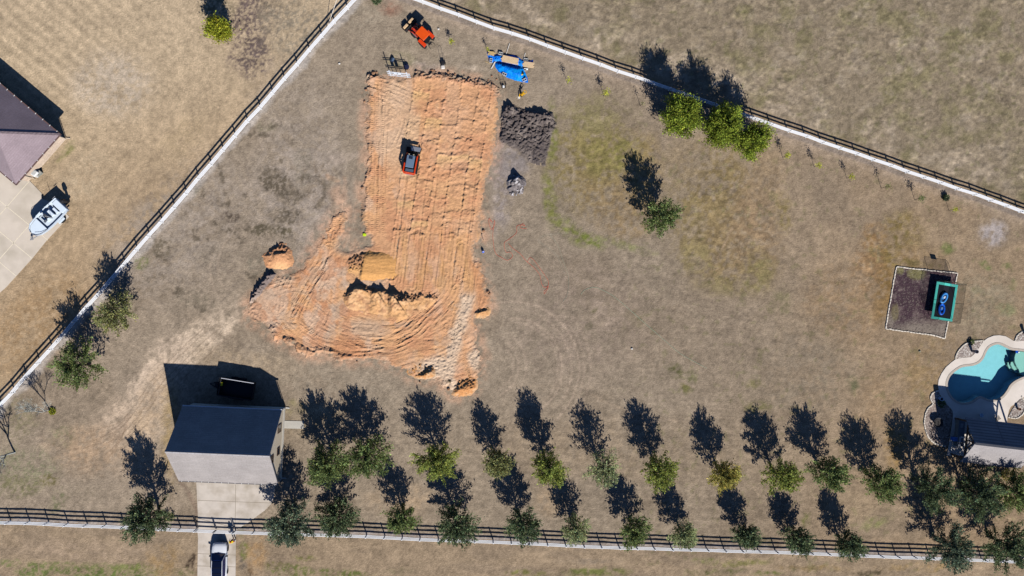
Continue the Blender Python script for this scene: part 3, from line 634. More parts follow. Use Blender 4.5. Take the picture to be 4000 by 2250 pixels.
def pad_h(px, py, d):
    nA = fbm(px / 11, py / 11, 51, 3); nB = fbm(px / 30, py / 30, 52, 3); nC = fbm(px / 90, py / 90, 53, 3); n4 = vn(px / 4.2, py / 4.2, 54)
    inn = ss(-.5, .8, d)
    h = -.14 + .25 * inn + .06 * (nA - .5) + .06 * (nB - .5) + .045 * (n4 - .5)
    c = np.empty(px.shape + (3,)); c[:] = nlin((214, 163, 121))
    c = mixc(c, nlin((221, 170, 122)), ss(.5, .62, fbm(px / 70, py / 110, 55)) * .6)
    c = mixc(c, nlin((206, 148, 110)), ss(.52, .66, fbm(px / 60, py / 60, 56)) * .6)
    c = mixc(c, nlin((214, 178, 148)), ss(.5, .64, fbm(px / 55, py / 90, 57)) * (.25 + .5 * ss(1640, 1580, px + .14 * (py - 310)) + .2 * ss(950, 1050, py)))
    c = mixc(c, nlin((219, 184, 150)), ss(110, 60, np.hypot((px - 1545) / .9, (py - 470) / 2.2)) * .7)
    h -= .09 * ss(1000, 880, py) * ss(1400, 1380, px) * inn
    # spread lifts on the east half: bays with small scarps
    wob = 10 * (nB - .5)
    u = px + .14 * (py - 310) + wob
    east = ss(1612, 1622, u) * ss(970, 900, py) * ss(1945, 1925, u)
    br = np.zeros_like(px); cell = np.zeros_like(px); pale = np.zeros_like(px)
    for e in BAYS:
        br = np.maximum(br, ss(7, 1, np.abs(u - e + 5 * (nA - .5))) * (.25 + .9 * ss(.35, .65, nA)))
    for b in range(5):
        inb = (u >= BAYS[b]) & (u < BAYS[b + 1])
        t = (u - BAYS[b]) / (BAYS[b + 1] - BAYS[b])
        arch = (5 if b % 2 else 1) * (2 * t - 1) ** 2 + 22 * (nB - .5)
        hb = np.zeros_like(px)
        ys = [p[0] for p in CUTS[b]]
        for i, (y0, a) in enumerate(CUTS[b]):
            L = (ys[i + 1] if i + 1 < len(ys) else 990) - y0
            s = py - y0 - arch
            hb = np.where((s >= -13) & (s < L), a * (.55 + .7 * ss(.4, .6, nA)) * ss(-9, 3, s + 9 * (nA - .5)) * (1 - .9 * np.clip(s / L, 0, 1)), hb)
            pale = np.maximum(pale, inb * ss(0, 8, s) * ss(L * .8, 10, s) * ((i * 7 + b * 3) % 5 == 0))
        cell += np.where(inb, hb, 0)
    h += east * (cell + .10 * br)
    c = mixc(c, nlin((226, 186, 128)), pale * east * .5)
    pits = ss(.70, .82, vn(px / 6.5, py / 6.5, 58)) * ss(.45, .65, fbm(px / 40, py / 40, 59))
    h -= .05 * pits * east
    # west half: swept and tracked
    west = ss(1625, 1605, u) * ss(930, 900, py)
    sw = vn((px * .9 + .5 * py + 70 * (nC - .5)) / 30, (py * .9 - .35 * px + 90 * (nC - .5)) / 5.5, 60)
    h += west * ss(1490, 1520, px) * .085 * (sw - .5) * ss(.35, .6, nB)
    tr = ss(1516, 1500, px) * west
    h += tr * (.05 * np.sin(py / 7.5 * 2 * math.pi) * ss(.0, .6, np.sin(px / 21 * 2 * math.pi)) + .05 * vn(px / 5, py / 70, 61))
    flat = ss(34, 24, np.abs(px - 1600 + .1 * (py - 600))) * ss(430, 470, py) * ss(720, 680, py) * 1.0
    c = mixc(c, nlin((216, 178, 140)), flat * .8)
    # lower half of the pad: long tread lines running down the picture
    low = ss(850, 950, py) * ss(1175, 1120, py) * ss(1520, 1545, px)
    tl = vn((px + .12 * py) / 5.0, py / 60, 62); tl2 = np.sin(py / 6.5 * 2 * math.pi) * ss(.1, .7, np.sin((px + .12 * py) / 26 * 2 * math.pi))
    h += low * (.10 * (tl - .5) + .028 * tl2)
    seam = 0
    for s in (1560, 1600, 1640, 1680, 1725, 1790, 1830): seam = np.maximum(seam, ss(5, 1.5, np.abs(px + .13 * (py - 900) - s + 4 * (nB - .5))))
    lows = ss(640, 760, py) * ss(1130, 1080, py)
    h -= lows * seam * .07
    c = mixc(c, nlin((210, 160, 108)), low * ss(.5, .6, fbm(px / 24, py / 80, 63)) * .55)
    # haul road sweeping round the south
    south = ss(950, 1060, py) * (1 - ss(1530, 1560, px) * ss(1170, 1130, py))
    r = np.hypot((px - 1490) / 1.22, py - 1035 - 10 * (nC - .5)); th = np.arctan2(py - 1035, (px - 1490) / 1.22)
    r = r + 14 * (fbm(px / 60, py / 60, 76) - .5)
    g = vn(r / 4.0, th * 7.0, 64); g2 = vn(r / 10.0, th * 3.2 + 5, 65)
    h += south * (.085 * (g - .5) + .06 * (g2 - .5)) * (.4 + .9 * ss(.35, .6, nB))
    for pts in RUTS:
        xs_, ys_ = zip(*pts)
        m = (px > min(xs_) - 26) & (px < max(xs_) + 26) & (py > min(ys_) - 26) & (py < max(ys_) + 26)
        if not m.any(): continue
        sd_, al = segnear(px[m] + 5 * (nB[m] - .5), py[m] + 5 * (nB[m] - .5), smooth(pts, 5, False))
        band = np.maximum(ss(6.5, 4.5, np.abs(sd_ - 15)), ss(6.5, 4.5, np.abs(sd_ + 15)))
        edge = np.maximum(ss(2.6, .8, np.abs(np.abs(sd_) - 8)), ss(2.6, .8, np.abs(np.abs(sd_) - 22)))
        fade = .3 + .8 * ss(.4, .6, fbm(px[m] / 40, py[m] / 40, 77))
        h[m] += fade * (-.035 * band + .03 * band * np.sin(al / 6.5 * 2 * math.pi) + .045 * edge * (.3 + vn(px[m] / 5, py[m] / 5, 78)))
    grey = .7 * ss(.56, .64, fbm(px / 48, py / 36, 66)) * south * ss(1500, 1300, py)
    grey = np.maximum(grey, ss(52, 20, np.hypot((px - 1325) / .9, (py - 1215) / 1.0) + 30 * (nB - .5)))
    grey = np.maximum(grey, ss(60, 20, np.hypot((px - 1420) / 2.2, py - 1285) + 24 * (nB - .5)))
    grey = np.maximum(grey, ss(60, 20, np.hypot((px - 1370) / 1.6, py - 958) + 24 * (nB - .5)))
    c = mixc(c, nlin((190, 168, 146)), grey * .6)
    c = mixc(c, nlin((200, 146, 106)), south * ss(1290, 1370, py) * ss(1500, 1350, px) * .6)
    # pale limestone rubble in the south-east and at the west tip
    rub = ss(40, 8, np.hypot(px - (1832 - .28 * (py - 1150)) + 26 * (nB - .5), 0) * 1.0) * ss(1130, 1180, py) * .95
    rub = np.maximum(rub, ss(120, 50, np.hypot((px - 1710) / .9, (py - 1440) / .55) + 40 * (nB - .5)))
    rub = np.maximum(rub, ss(60, 25, np.hypot((px - 1860) / .7, (py - 1400)) + 24 * (nB - .5)))
    rub = np.maximum(rub, ss(46, 22, np.hypot((px - 995) / .8, (py - 1225)) + 20 * (nB - .5)))
    rub = np.maximum(rub, ss(40, 16, np.hypot((px - 1105) / 1.6, (py - 1092)) + 20 * (nB - .5)) * .6)
    rub = np.maximum(rub, ss(40, 16, np.hypot((px - 1865) / .7, (py - 1010) / 1.1) + 14 * (nB - .5)) * .8)
    rub = np.maximum(rub, ss(30, 10, np.hypot((px - 1420) / 1.4, (py - 945)) + 14 * (nB - .5)) * .8)
    rub = np.maximum(rub, ss(40, 20, np.hypot((px - 1765) / .9, (py - 1505)) + 20 * (nB - .5)))
    c = mixc(c, nlin((219, 192, 164)), rub * .95)
    h += rub * (.16 * (vn(px / 7, py / 7, 67) - .5) + .07 * (vn(px / 3.4, py / 3.4, 68) - .5))
    # berms of pushed clods along the rim
    rim = ss(1.1, .5, d) * ss(-.1, .3, d)
    sb = ss(1220, 1300, py) * ss(1900, 1500, px + .2 * py) + .5 * ss(1480, 1440, px) * ss(1000, 900, py)
    h += rim * sb * (.34 * ss(.3, .7, nB) + .2 * (vn(px / 8, py / 8, 69) - .5))
    nb = ss(46, 4, np.abs(segdist(px, py, [(1440, 300), (1480, 296), (1625, 292), (1720, 296), (1800, 312), (1900, 330), (1945, 352)]) + 6 * (nA - .5)) * 1.6)
    nb = nb * np.where((px > 1480) & (px < 1615), .2, 1)
    h += nb * (.22 + .34 * (vr(px, py, 7.5, 70) - .5) + .30 * (vr(px, py, 3.4, 71) - .5))
    c = mixc(c, nlin((170, 124, 98)), nb * (.45 + .5 * ss(.4, .7, vn(px / 6.5, py / 6.5, 72))))
    c = mixc(c, nlin((206, 158, 124)), ss(.6, .0, d) * .5)
    strip = ss(34, 18, segdist(px, py, [(1845, 985), (1872, 1060), (1890, 1140), (1896, 1225)])) * ss(985, 1040, py)
    c = mixc(c, nlin((212, 154, 110)), strip * .85); h += strip * .06
    c = mixc(c, nlin((196, 138, 100)), south * ss(.5, .62, fbm(px / 44, py / 44, 79)) * ss(1700, 1400, px) * .55)
    c = shade(c, px, py, 73, .34)
    gc, _ = ground_color(px, py)
    c = mixc(gc, c, ss(-.3, .9, d + 1.1 * (nA - .5) + .5 * (n4 - .5)))
    return np.where(d < -.6, -.5, h), c
dirt_pad = hfield('dirt_pad', PAD, pad_h, vmat('graded_clay', 9, .16, .05, 9), step=.085, ragged=.6, margin=.9)
struct(dirt_pad)

def poly_z(pts, ox, oy, s): return [(ox + x / s, oy + y / s) for x, y in pts]
SOIL = vmat('loose_soil', 8, .2, .05, 8)
def heap(name, label, cat, poly, hf, group=None, step=.08, ragged=.25):
    cx = sum(p[0] for p in poly) / len(poly); cy = sum(p[1] for p in poly) / len(poly)
    b = W(cx, cy)
    o = hfield(name, poly, hf, SOIL, step=step, ragged=ragged, origin=b)
    o.location = b
    return tag(o, label, cat, group)
GR = 'heaps of soil and rubble around the clay pad'
BLK = poly_z([(180, 190), (230, 100), (310, 60), (430, 130), (600, 160), (720, 180), (780, 170), (910, 190), (950, 300), (960, 420), (900, 500), (880, 650), (860, 760), (830, 870), (820, 960), (700, 960), (560, 900), (450, 800), (400, 720), (250, 660), (160, 620), (150, 500), (185, 400), (170, 270)], 1900, 380, 3.45)
def blk_h(px, py, d):
    e = ss(-.15, .7, d)
    k1 = .6 * vr(px, py, 13, 81) + .4 * vn(px / 8, py / 8, 80); k2 = vr(px, py, 5, 82); k3 = vr(px, py, 2.8, 83)
    north = ss(640, 440, py)
    h = -.1 + e * (.2 + .3 * north) + e * ((.16 + .6 * north) * (k1 - .5) + (.17 + .25 * north) * (k2 - .5) + .14 * (k3 - .5))
    h += e * .55 * ss(28, 8, np.hypot((px - 1985) / 1.3, py - 432)) + e * .5 * ss(34, 10, np.hypot((px - 2115) / 1.4, py - 462))
    c = np.empty(px.shape + (3,)); c[:] = nlin((106, 96, 91))
    c = mixc(c, nlin((140, 128, 120)), ss(.48, .68, fbm(px / 22, py / 22, 84)) * .7)
    c = mixc(c, nlin((84, 76, 76)), ss(.45, .62, k2) * .6)
    c = mixc(c, nlin((146, 133, 118)), ss(560, 640, py) * ss(2090, 2010, px) * .6)
    gcol, _ = ground_color(px, py)
    return np.where(d < -.5, -.5, h), shade(mixc(gcol, c, ss(-.1, .5, d)), px, py, 85, .3)
heap('soil_heap', 'wide spread of black cloddy topsoil beside the right edge of the clay pad', 'soil heap', BLK, blk_h, GR)
GRY = poly_z([(240, 1130), (300, 1060), (380, 1000), (450, 1010), (520, 1060), (560, 1130), (570, 1230), (530, 1330), (450, 1370), (330, 1380), (250, 1320), (240, 1230)], 1900, 380, 3.45)
def gry_h(px, py, d):
    e = ss(-.1, 1.0, d)
    k1 = vr(px, py, 8, 86); k2 = vr(px, py, 4, 87)
    pk = np.exp(-(((px - 2018) / 30) ** 2 + ((py - 706) / 26) ** 2))
    h = -.15 + e * (.25 + 1.05 * pk + .42 * (k1 - .5) + .3 * (k2 - .5))
    c = np.empty(px.shape + (3,)); c[:] = nlin((128, 120, 118))
    c = mixc(c, nlin((205, 200, 200)), ss(.6, .8, k2) * ss(.4, .6, fbm(px / 20, py / 20, 88)))
    c = mixc(c, nlin((88, 82, 84)), ss(.45, .3, k1) * .7)
    gcol, _ = ground_color(px, py)
    return np.where(d < -.5, -.5, h), shade(mixc(gcol, c, ss(-.1, .3, d)), px, py, 89, .3)
heap('rubble_heap', 'small round heap of grey broken rubble below the black topsoil', 'rubble heap', GRY, gry_h, GR)
WST = poly_z([(240, 330), (360, 300), (380, 230), (440, 160), (560, 120), (720, 115), (770, 220), (840, 300), (860, 400), (900, 500), (860, 620), (760, 690), (640, 720), (480, 690), (300, 690), (270, 560), (230, 450)], 950, 900, 4.14)
def wst_h(px, py, d):
    e = ss(-.1, 1.4, d)
    k1 = vn(px / 8, py / 8, 90); k2 = vn(px / 4, py / 4, 91)
    pk = np.exp(-(((px - 1092) / 46) ** 2 + ((py - 1000) / 38) ** 2)) * .85
    pit = np.exp(-(((px - 1070) / 11) ** 2 + ((py - 955) / 14) ** 2)) * .9 + np.exp(-(((px - 1098) / 16) ** 2 + ((py - 984) / 6) ** 2)) * .45
    cl = ss(1010, 960, py)
    h = -.15 + e * (.22 + pk - pit + (.15 + .4 * cl) * (k1 - .5) + (.1 + .2 * cl) * (k2 - .5))
    c = np.empty(px.shape + (3,)); c[:] = nlin((208, 154, 112))
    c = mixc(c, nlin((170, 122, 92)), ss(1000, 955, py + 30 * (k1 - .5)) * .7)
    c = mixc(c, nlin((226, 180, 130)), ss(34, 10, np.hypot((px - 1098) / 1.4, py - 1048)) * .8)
    gcol, _ = ground_color(px, py)
    return np.where(d < -.5, -.5, h), shade(mixc(gcol, c, ss(-.1, .4, d)), px, py, 92, .26)
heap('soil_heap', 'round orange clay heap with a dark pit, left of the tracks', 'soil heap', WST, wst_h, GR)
CLO = [(1050, 1062), (1085, 1068), (1062, 1098), (1040, 1120), (1020, 1150), (995, 1185), (965, 1200), (978, 1150), (1005, 1115), (1030, 1085)]
def clo_h(px, py, d):
    e = ss(-.15, .5, d); k1 = vn(px / 7, py / 7, 93); k2 = vn(px / 3.6, py / 3.6, 94)
    f = ss(1200, 1120, py)
    h = -.1 + e * (.25 + .55 * f + .75 * (k1 - .5) + .4 * (k2 - .5))
    c = np.empty(px.shape + (3,)); c[:] = nlin((132, 118, 112))
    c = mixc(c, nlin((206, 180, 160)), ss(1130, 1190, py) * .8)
    return np.where(d < -.4, -.5, h), shade(c, px, py, 95, .3)
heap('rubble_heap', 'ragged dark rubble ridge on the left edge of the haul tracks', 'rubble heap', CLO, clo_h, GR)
M2 = [(1336, 1050), (1346, 1008), (1376, 980), (1440, 972), (1500, 974), (1545, 982), (1572, 1010), (1572, 1080), (1548, 1102), (1500, 1106), (1420, 1106), (1360, 1100), (1335, 1080)]
def m2_h(px, py, d):
    e = ss(-.1, 1.4, d); k1 = vn(px / 7, py / 7, 96); k2 = vn(px / 3.6, py / 3.6, 97)
    west = ss(1432, 1416, px + .2 * (py - 1000))
    top = ss(1562, 1450, px)
    h = -.05 + e * (.16 + .5 * top) * (1 - west * (.25 + .5 * ss(1010, 1070, py))) + e * west * (.5 * (k1 - .5) + .3 * (k2 - .5)) * ss(1075, 1030, py)
    h += e * (1 - west) * .05 * (vn(px / 40, py / 5, 98) - .5) + .03 * (k2 - .5)
    c = np.empty(px.shape + (3,)); c[:] = nlin((214, 160, 100))
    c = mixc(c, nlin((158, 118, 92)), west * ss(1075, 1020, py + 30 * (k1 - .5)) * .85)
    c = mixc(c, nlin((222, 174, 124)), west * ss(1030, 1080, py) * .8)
    return np.where(d < -.4, -.5, h), shade(c, px, py, 99, .24)
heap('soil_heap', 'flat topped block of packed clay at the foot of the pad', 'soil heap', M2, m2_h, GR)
ROW = [(1328, 1160), (1345, 1117), (1420, 1104), (1500, 1118), (1580, 1130), (1640, 1140), (1700, 1142), (1732, 1160), (1700, 1200), (1645, 1232), (1560, 1275), (1480, 1268), (1400, 1242), (1350, 1205)]
RID = [(1340, 1166, .3), (1372, 1144, .75), (1405, 1130, 1.05), (1432, 1134, .8), (1448, 1148, .4), (1468, 1138, 1.0), (1496, 1140, 1.1), (1514, 1152, .4), (1532, 1160, 1.25), (1560, 1168, 1.4), (1588, 1170, .9), (1606, 1170, .35), (1640, 1168, .5), (1660, 1160, .2), (1690, 1160, .3), (1730, 1158, .08)]
def row_h(px, py, d):
    e = ss(-.1, .8, d); k1 = vn(px / 8, py / 8, 101); k2 = vn(px / 4, py / 4, 102); nB = fbm(px / 30, py / 30, 103)
    xs, ys, hs = zip(*RID)
    ry = np.interp(px, xs, ys) + 22 * (vn(px / 16, py / 40, 106) - .5) + 10 * (k1 - .5); rh = np.interp(px, xs, hs) * (.75 + .5 * vn(px / 19, py / 60, 107))
    s = py - ry
    q = px - .62 * (py - 1160)
    gul = 0
    for g0 in (1492, 1548, 1600): gul = np.maximum(gul, ss(14, 2, q - g0) * ss(-3, 0, q - g0))
    prof = np.where(s < 0, np.clip(1 + s / (30 + 26 * (k1 - .5)), 0, 1), np.clip(1 - s / 105, 0, 1) ** 1.15)
    clod = ss(10, -10, s) + .18
    h = -.05 + e * (.1 + rh * prof * (1 - .4 * gul * (s > 0)) + clod * (.5 * (k1 - .5) + .34 * (k2 - .5)) * ss(.05, .5, prof))
    c = np.empty(px.shape + (3,)); c[:] = nlin((216, 166, 116))
    c = mixc(c, nlin((224, 178, 132)), ss(.5, .65, nB) * .8)
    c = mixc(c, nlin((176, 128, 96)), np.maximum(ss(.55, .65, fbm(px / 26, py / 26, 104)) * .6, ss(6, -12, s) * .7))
    return np.where(d < -.4, -.5, h), shade(c, px, py, 105, .24)
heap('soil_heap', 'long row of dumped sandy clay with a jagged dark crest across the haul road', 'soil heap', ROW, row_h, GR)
def small_heap(label, poly, crest, hmax, col, col2, seed, name='soil_heap'):
    (cx, cy), (dx, dy), wn_, ws_ = crest
    def hf(px, py, d):
        e = ss(-.1, .9, d); k1 = vn(px / 7, py / 7, seed); k2 = vn(px / 3.6, py / 3.6, seed + 1)
        s = ((px - cx) * -dy + (py - cy) * dx) / math.hypot(dx, dy) + 5 * (k1 - .5)
        prof = np.where(s < 0, np.clip(1 + s / wn_, 0, 1), np.clip(1 - s / ws_, 0, 1))
        h = -.03 + e * (.12 + .78 * hmax * prof + .26 * (k1 - .5) + .2 * (k2 - .5))
        c = np.empty(px.shape + (3,)); c[:] = nlin(col)
        c = mixc(c, nlin(col2), ss(.45, .6, fbm(px / 20, py / 20, seed + 2)) * .8)
        c = mixc(c, nlin((212, 176, 138)), ss(.7, .0, d + .8 * (k1 - .5)) * .7)
        return np.where(d < -.4, -.5, h), shade(c, px, py, seed + 3, .26)
    return heap(name, label, 'soil heap', poly, hf, GR, step=.075, ragged=.18)
small_heap('small bright sand heap at the right edge of the haul road', [(1845, 1225), (1858, 1195), (1885, 1182), (1910, 1186), (1922, 1215), (1915, 1240), (1880, 1250), (1855, 1246)], ((1882, 1218), (1, -.22), 12, 26), .55, (218, 166, 112), (200, 150, 104), 111)
small_heap('brown clay heap with a dark notch on the bottom rim', [(1580, 1450), (1600, 1418), (1640, 1402), (1670, 1412), (1695, 1425), (1712, 1462), (1700, 1478), (1668, 1482), (1620, 1480), (1590, 1468)], ((1680, 1452), (1, -.8), 22, 36), 1.0, (196, 142, 92), (212, 178, 140), 121)
small_heap('orange clay heap at the lowest tip of the dirt', [(1762, 1545), (1778, 1482), (1795, 1448), (1850, 1460), (1872, 1480), (1866, 1520), (1842, 1548), (1800, 1556)], ((1816, 1518), (1, -.1), 40, 30), .75, (200, 142, 92), (214, 158, 106), 131)
small_heap('little dark clump of roots and soil in pale rubble', [(1730, 1486), (1742, 1470), (1765, 1470), (1776, 1486), (1766, 1502), (1742, 1504)], ((1752, 1496), (1, 0), 14, 8), .6, (78, 76, 58), (60, 56, 52), 141, 'soil_clump')
# loose clods lying about
CLODM = mat('clod', (168, 126, 96), .95, .2, 6, bump=.03)
rr = random.Random(11)
for i, (x, y, r) in enumerate([(1430, 352, .22), (1424, 398, .17), (1416, 733, .2), (1684, 276, .14), (1690, 276, .16), (1698, 277, .14), (1752, 283, .2), (1777, 291, .15), (1640, 1492, .14), (1889, 902, .2), (1905, 1140, .22), (1912, 1148, .2), (1460, 286, .25), (1472, 284, .16),
        (1940, 310, .12), (1921, 298, .13), (1908, 312, .1), (1880, 780, .12), (1430, 900, .12), (1752, 1520, .2), (1395, 1412, .12), (1160, 1372, .12)]):
    mb = MB()
    mb.ell((0, 0, r * .55), (r, r * rr.uniform(.7, 1), r * .7), 9, 6)
    mb.v = [(a * (1 + rr.uniform(-.18, .18)), b * (1 + rr.uniform(-.18, .18)), c * (1 + rr.uniform(-.15, .15))) for a, b, c in mb.v]
    o = obj('clod', mb, CLODM, loc=W(x, y))
    o.rotation_euler = (0, 0, rr.uniform(0, 6))
    tag(o, 'lump of dry clay lying loose at the rim of the dirt pad', 'clod', 'loose clay lumps around the pad')

# ================================================================== concrete, driveways
from mathutils.geometry import tessellate_polygon
def slab(name, poly, z0, z1, m, holes=(), parent=None, loc=None):
    o = loc or Vector((0, 0, 0))
    loops = [wpoly(poly)] + [wpoly(hh)[::-1] for hh in holes]
    vs = []; off = []
    for l in loops:
        off.append(len(vs)); vs += [(x - o.x, y - o.y, z1) for x, y in l]
    tris = tessellate_polygon([[Vector((x, y, 0)) for x, y in l] for l in loops])
    n = len(vs)
    fs = []
    for t in tris:
        a, b, c = (Vector(vs[i]) for i in t)
        fs.append(tuple(t) if (b - a).cross(c - a).z > 0 else tuple(reversed(t)))
    vs += [(x, y, z0) for x, y, _ in vs]
    for l, s in zip(loops, off):
        k = len(l)
        for i in range(k):
            j = (i + 1) % k
            fs.append((s + j, s + i, n + s + i, n + s + j)[::-1])
    mb = MB(); mb.add(vs, fs)
    return obj(name, mb, m, parent, loc=loc)
CONC = mat('concrete', (214, 202, 188), .85, .07, 1.2, bump=.004, bscale=14, dirt=(168, 154, 134), dirt_scale=.55, dirt_amt=.75)
CONC2 = mat('pale_concrete', (222, 208, 190), .85, .05, .8, bump=.003, bscale=14, dirt=(188, 176, 156), dirt_scale=.35, dirt_amt=.7)
SEAM = mat('joint', (240, 226, 200), .8, .05); SEAMD = mat('dark_joint', (150, 136, 116), .9, .1)
DRIVE = [(767, 1878), (774, 2024), (771, 2065), (774, 2100), (771, 2290), (920, 2290), (922, 2080), (926, 2066), (942, 2058), (972, 2040), (1004, 2016), (1034, 1994), (1056, 1972), (1069, 1950), (1076, 1900), (1078, 1884)]
struct(slab('driveway', DRIVE, -.1, .05, CONC))
def line_on(name, pts, w, z, m):
    mb = MB()
    for a, b in zip(pts, pts[1:]):
        p, q = W(*a), W(*b); t = (q - p).normalized(); n = Vector((-t.y, t.x, 0)) * w / 2
        mb.add([p + n + Vector((0, 0, z)), p - n + Vector((0, 0, z)), q - n + Vector((0, 0, z)), q + n + Vector((0, 0, z))], [(0, 1, 2, 3)])
    return struct(obj(name, mb, m))
for a, b in (((774, 1954), (1066, 1965)), ((921, 1892), (919, 2060)), ((774, 2024), (925, 2064)), ((772, 2162), (921, 2168)), ((771, 2210), (920, 2214))):
    line_on('driveway_joint', [a, b], .05, .055, SEAMD)
struct(slab('path', [(1098, 1643), (1187, 1645), (1187, 1675), (1098, 1673)], -.1, .055, mat('path_concrete', (196, 190, 178), .85, .08, 1.5, bump=.004)))
NB = [(-200, 640), (60, 660), (116, 706), (163, 755), (164, 776), (230, 800), (270, 846), (182, 940), (126, 1010), (64, 1078), (23, 1123), (-20, 1160), (-200, 1300)]
struct(slab('driveway', NB, -.1, .05, CONC2))
for a, b in (((114, 709), (-150, 1012)), ((-40, 752), (188, 938)), ((98, 899), (-60, 1080)), ((-30, 880), (127, 1010)), ((-30, 1000), (64, 1078)), ((98, 899), (115, 880))):
    line_on('driveway_joint', [a, b], .10, .055, SEAM)

# ================================================================== garage with steep roof
def ro(pts, o, rz):                                             # world points -> local frame
    ca, sa = math.cos(-rz), math.sin(-rz)
    return [Vector(((p.x - o.x) * ca - (p.y - o.y) * sa, (p.x - o.x) * sa + (p.y - o.y) * ca, p.z)) for p in pts]
def shingle(name, c, rows=0.0, var=.1, dark=.75):
    m, nt, b = _principled(name)
    L = nt.links
    tc = nt.nodes.new('ShaderNodeTexCoord')
    n = nt.nodes.new('ShaderNodeTexNoise'); n.inputs['Scale'].default_value = 7; n.inputs['Detail'].default_value = 4
    L.new(tc.outputs['Object'], n.inputs['Vector'])
    n2 = nt.nodes.new('ShaderNodeTexNoise'); n2.inputs['Scale'].default_value = .5; n2.inputs['Detail'].default_value = 3
    L.new(tc.outputs['Object'], n2.inputs['Vector'])
    br = nt.nodes.new('ShaderNodeTexBrick')
    br.inputs['Scale'].default_value = 1; br.inputs['Brick Width'].default_value = .9; br.inputs['Row Height'].default_value = rows or .2
    br.inputs['Mortar Size'].default_value = .018 if not rows else rows * .2; br.offset = .5
    col = np.array(lin(c))
    br.inputs['Color1'].default_value = (*col * (1 - var * .5), 1); br.inputs['Color2'].default_value = (*col * (1 + var * .5), 1)
    br.inputs['Mortar'].default_value = (*col * dark, 1)
    L.new(tc.outputs['Object'], br.inputs['Vector'])
    mr = nt.nodes.new('ShaderNodeMapRange'); mr.inputs['To Min'].default_value = 1 - var; mr.inputs['To Max'].default_value = 1 + var
    mr.inputs['From Min'].default_value = .3; mr.inputs['From Max'].default_value = .7
    L.new(n.outputs['Fac'], mr.inputs['Value'])
    mr2 = nt.nodes.new('ShaderNodeMapRange'); mr2.inputs['To Min'].default_value = .9; mr2.inputs['To Max'].default_value = 1.1
    mr2.inputs['From Min'].default_value = .3; mr2.inputs['From Max'].default_value = .7
    L.new(n2.outputs['Fac'], mr2.inputs['Value'])
    mu = nt.nodes.new('ShaderNodeMath'); mu.operation = 'MULTIPLY'
    L.new(mr.outputs[0], mu.inputs[0]); L.new(mr2.outputs[0], mu.inputs[1])
    sc = nt.nodes.new('ShaderNodeVectorMath'); sc.operation = 'SCALE'
    L.new(br.outputs['Color'], sc.inputs[0]); L.new(mu.outputs[0], sc.inputs['Scale'])
    L.new(sc.outputs[0], b.inputs['Base Color'])
    b.inputs['Roughness'].default_value = .9; b.inputs['Specular IOR Level'].default_value = .12
    return m
WHITE = mat('white_paint', (236, 236, 232), .5, .03, 2)
GLASS = mat('dark_glass', (36, 42, 50), .12, .1, 1, spec=.6)
e = [W(714, 1586, 3), W(1102, 1603, 3), W(1086, 1892, 3), W(695, 1878, 3)]
gc = (e[0] + e[1] + e[2] + e[3]) / 4
ga = ang(e[0], e[1])
gar = thing('garage_building', 'tall cream garage with a steep grey shingle roof at the driveway head', 'garage', (gc.x, gc.y, 0), ga)
GL, GW = 6.26, 4.76
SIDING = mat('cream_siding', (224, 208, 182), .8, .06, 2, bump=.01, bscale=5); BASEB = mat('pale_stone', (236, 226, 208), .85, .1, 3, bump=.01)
wl_, ww_, we = GL - .3, GW - .12, 3.0
mb = MB()
pent = [(-ww_, 0.9), (ww_, 0.9), (ww_, we), (0, 7.75), (-ww_, we)]
for x in (-wl_, wl_):
    vs = [(x, y, z) for y, z in pent]
    mb.add(vs, [tuple(range(5)) if x > 0 else tuple(range(4, -1, -1))])
mb.add([(-wl_, -ww_, .9), (wl_, -ww_, .9), (wl_, -ww_, we), (-wl_, -ww_, we)], [(0, 1, 2, 3)])
mb.add([(-wl_, ww_, .9), (wl_, ww_, .9), (wl_, ww_, we), (-wl_, ww_, we)], [(3, 2, 1, 0)])
obj('wall', mb, SIDING, gar)
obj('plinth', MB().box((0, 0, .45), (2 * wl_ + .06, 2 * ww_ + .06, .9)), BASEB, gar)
ROOFM = shingle('grey_shingles', (157, 150, 146), .2, .12, .93)
def slope(p, q, r, s, th):                                      # slab roof plane, corners counter-clockwise from above
    p, q, r, s = map(Vector, (p, q, r, s)); n = (q - p).cross(s - p).normalized() * th
    return MB().add([p, q, r, s, p - n, q - n, r - n, s - n], [(0, 1, 2, 3), (7, 6, 5, 4), (1, 0, 4, 5), (2, 1, 5, 6), (3, 2, 6, 7), (0, 3, 7, 4)])
rf = obj('roof', slope((-GL, -GW, 3), (GL, -GW, 3), (GL, 0, 8), (-GL, 0, 8), .14), ROOFM, gar)
obj('roof', slope((GL, GW, 3), (-GL, GW, 3), (-GL, 0.004, 8), (GL, 0.004, 8), .14), ROOFM, gar)
obj('ridge_cap', MB().add([(-GL - .02, -.2, 7.82), (GL + .02, -.2, 7.82), (GL + .02, 0, 8.05), (-GL - .02, 0, 8.05), (GL + .02, .2, 7.82), (-GL - .02, .2, 7.82)], [(0, 1, 2, 3), (3, 2, 4, 5)]), shingle('ridge_shingles', (164, 160, 160), .3, .08), gar)
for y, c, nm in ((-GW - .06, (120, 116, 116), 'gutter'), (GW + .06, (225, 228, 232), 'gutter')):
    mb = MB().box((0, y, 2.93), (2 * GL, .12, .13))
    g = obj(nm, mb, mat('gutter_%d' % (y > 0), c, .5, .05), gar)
    for k in range(15): obj('hanger', MB().box((-GL + .4 + k * (2 * GL - .8) / 14, y, 3.005), (.05, .14, .02)), WHITE, g)
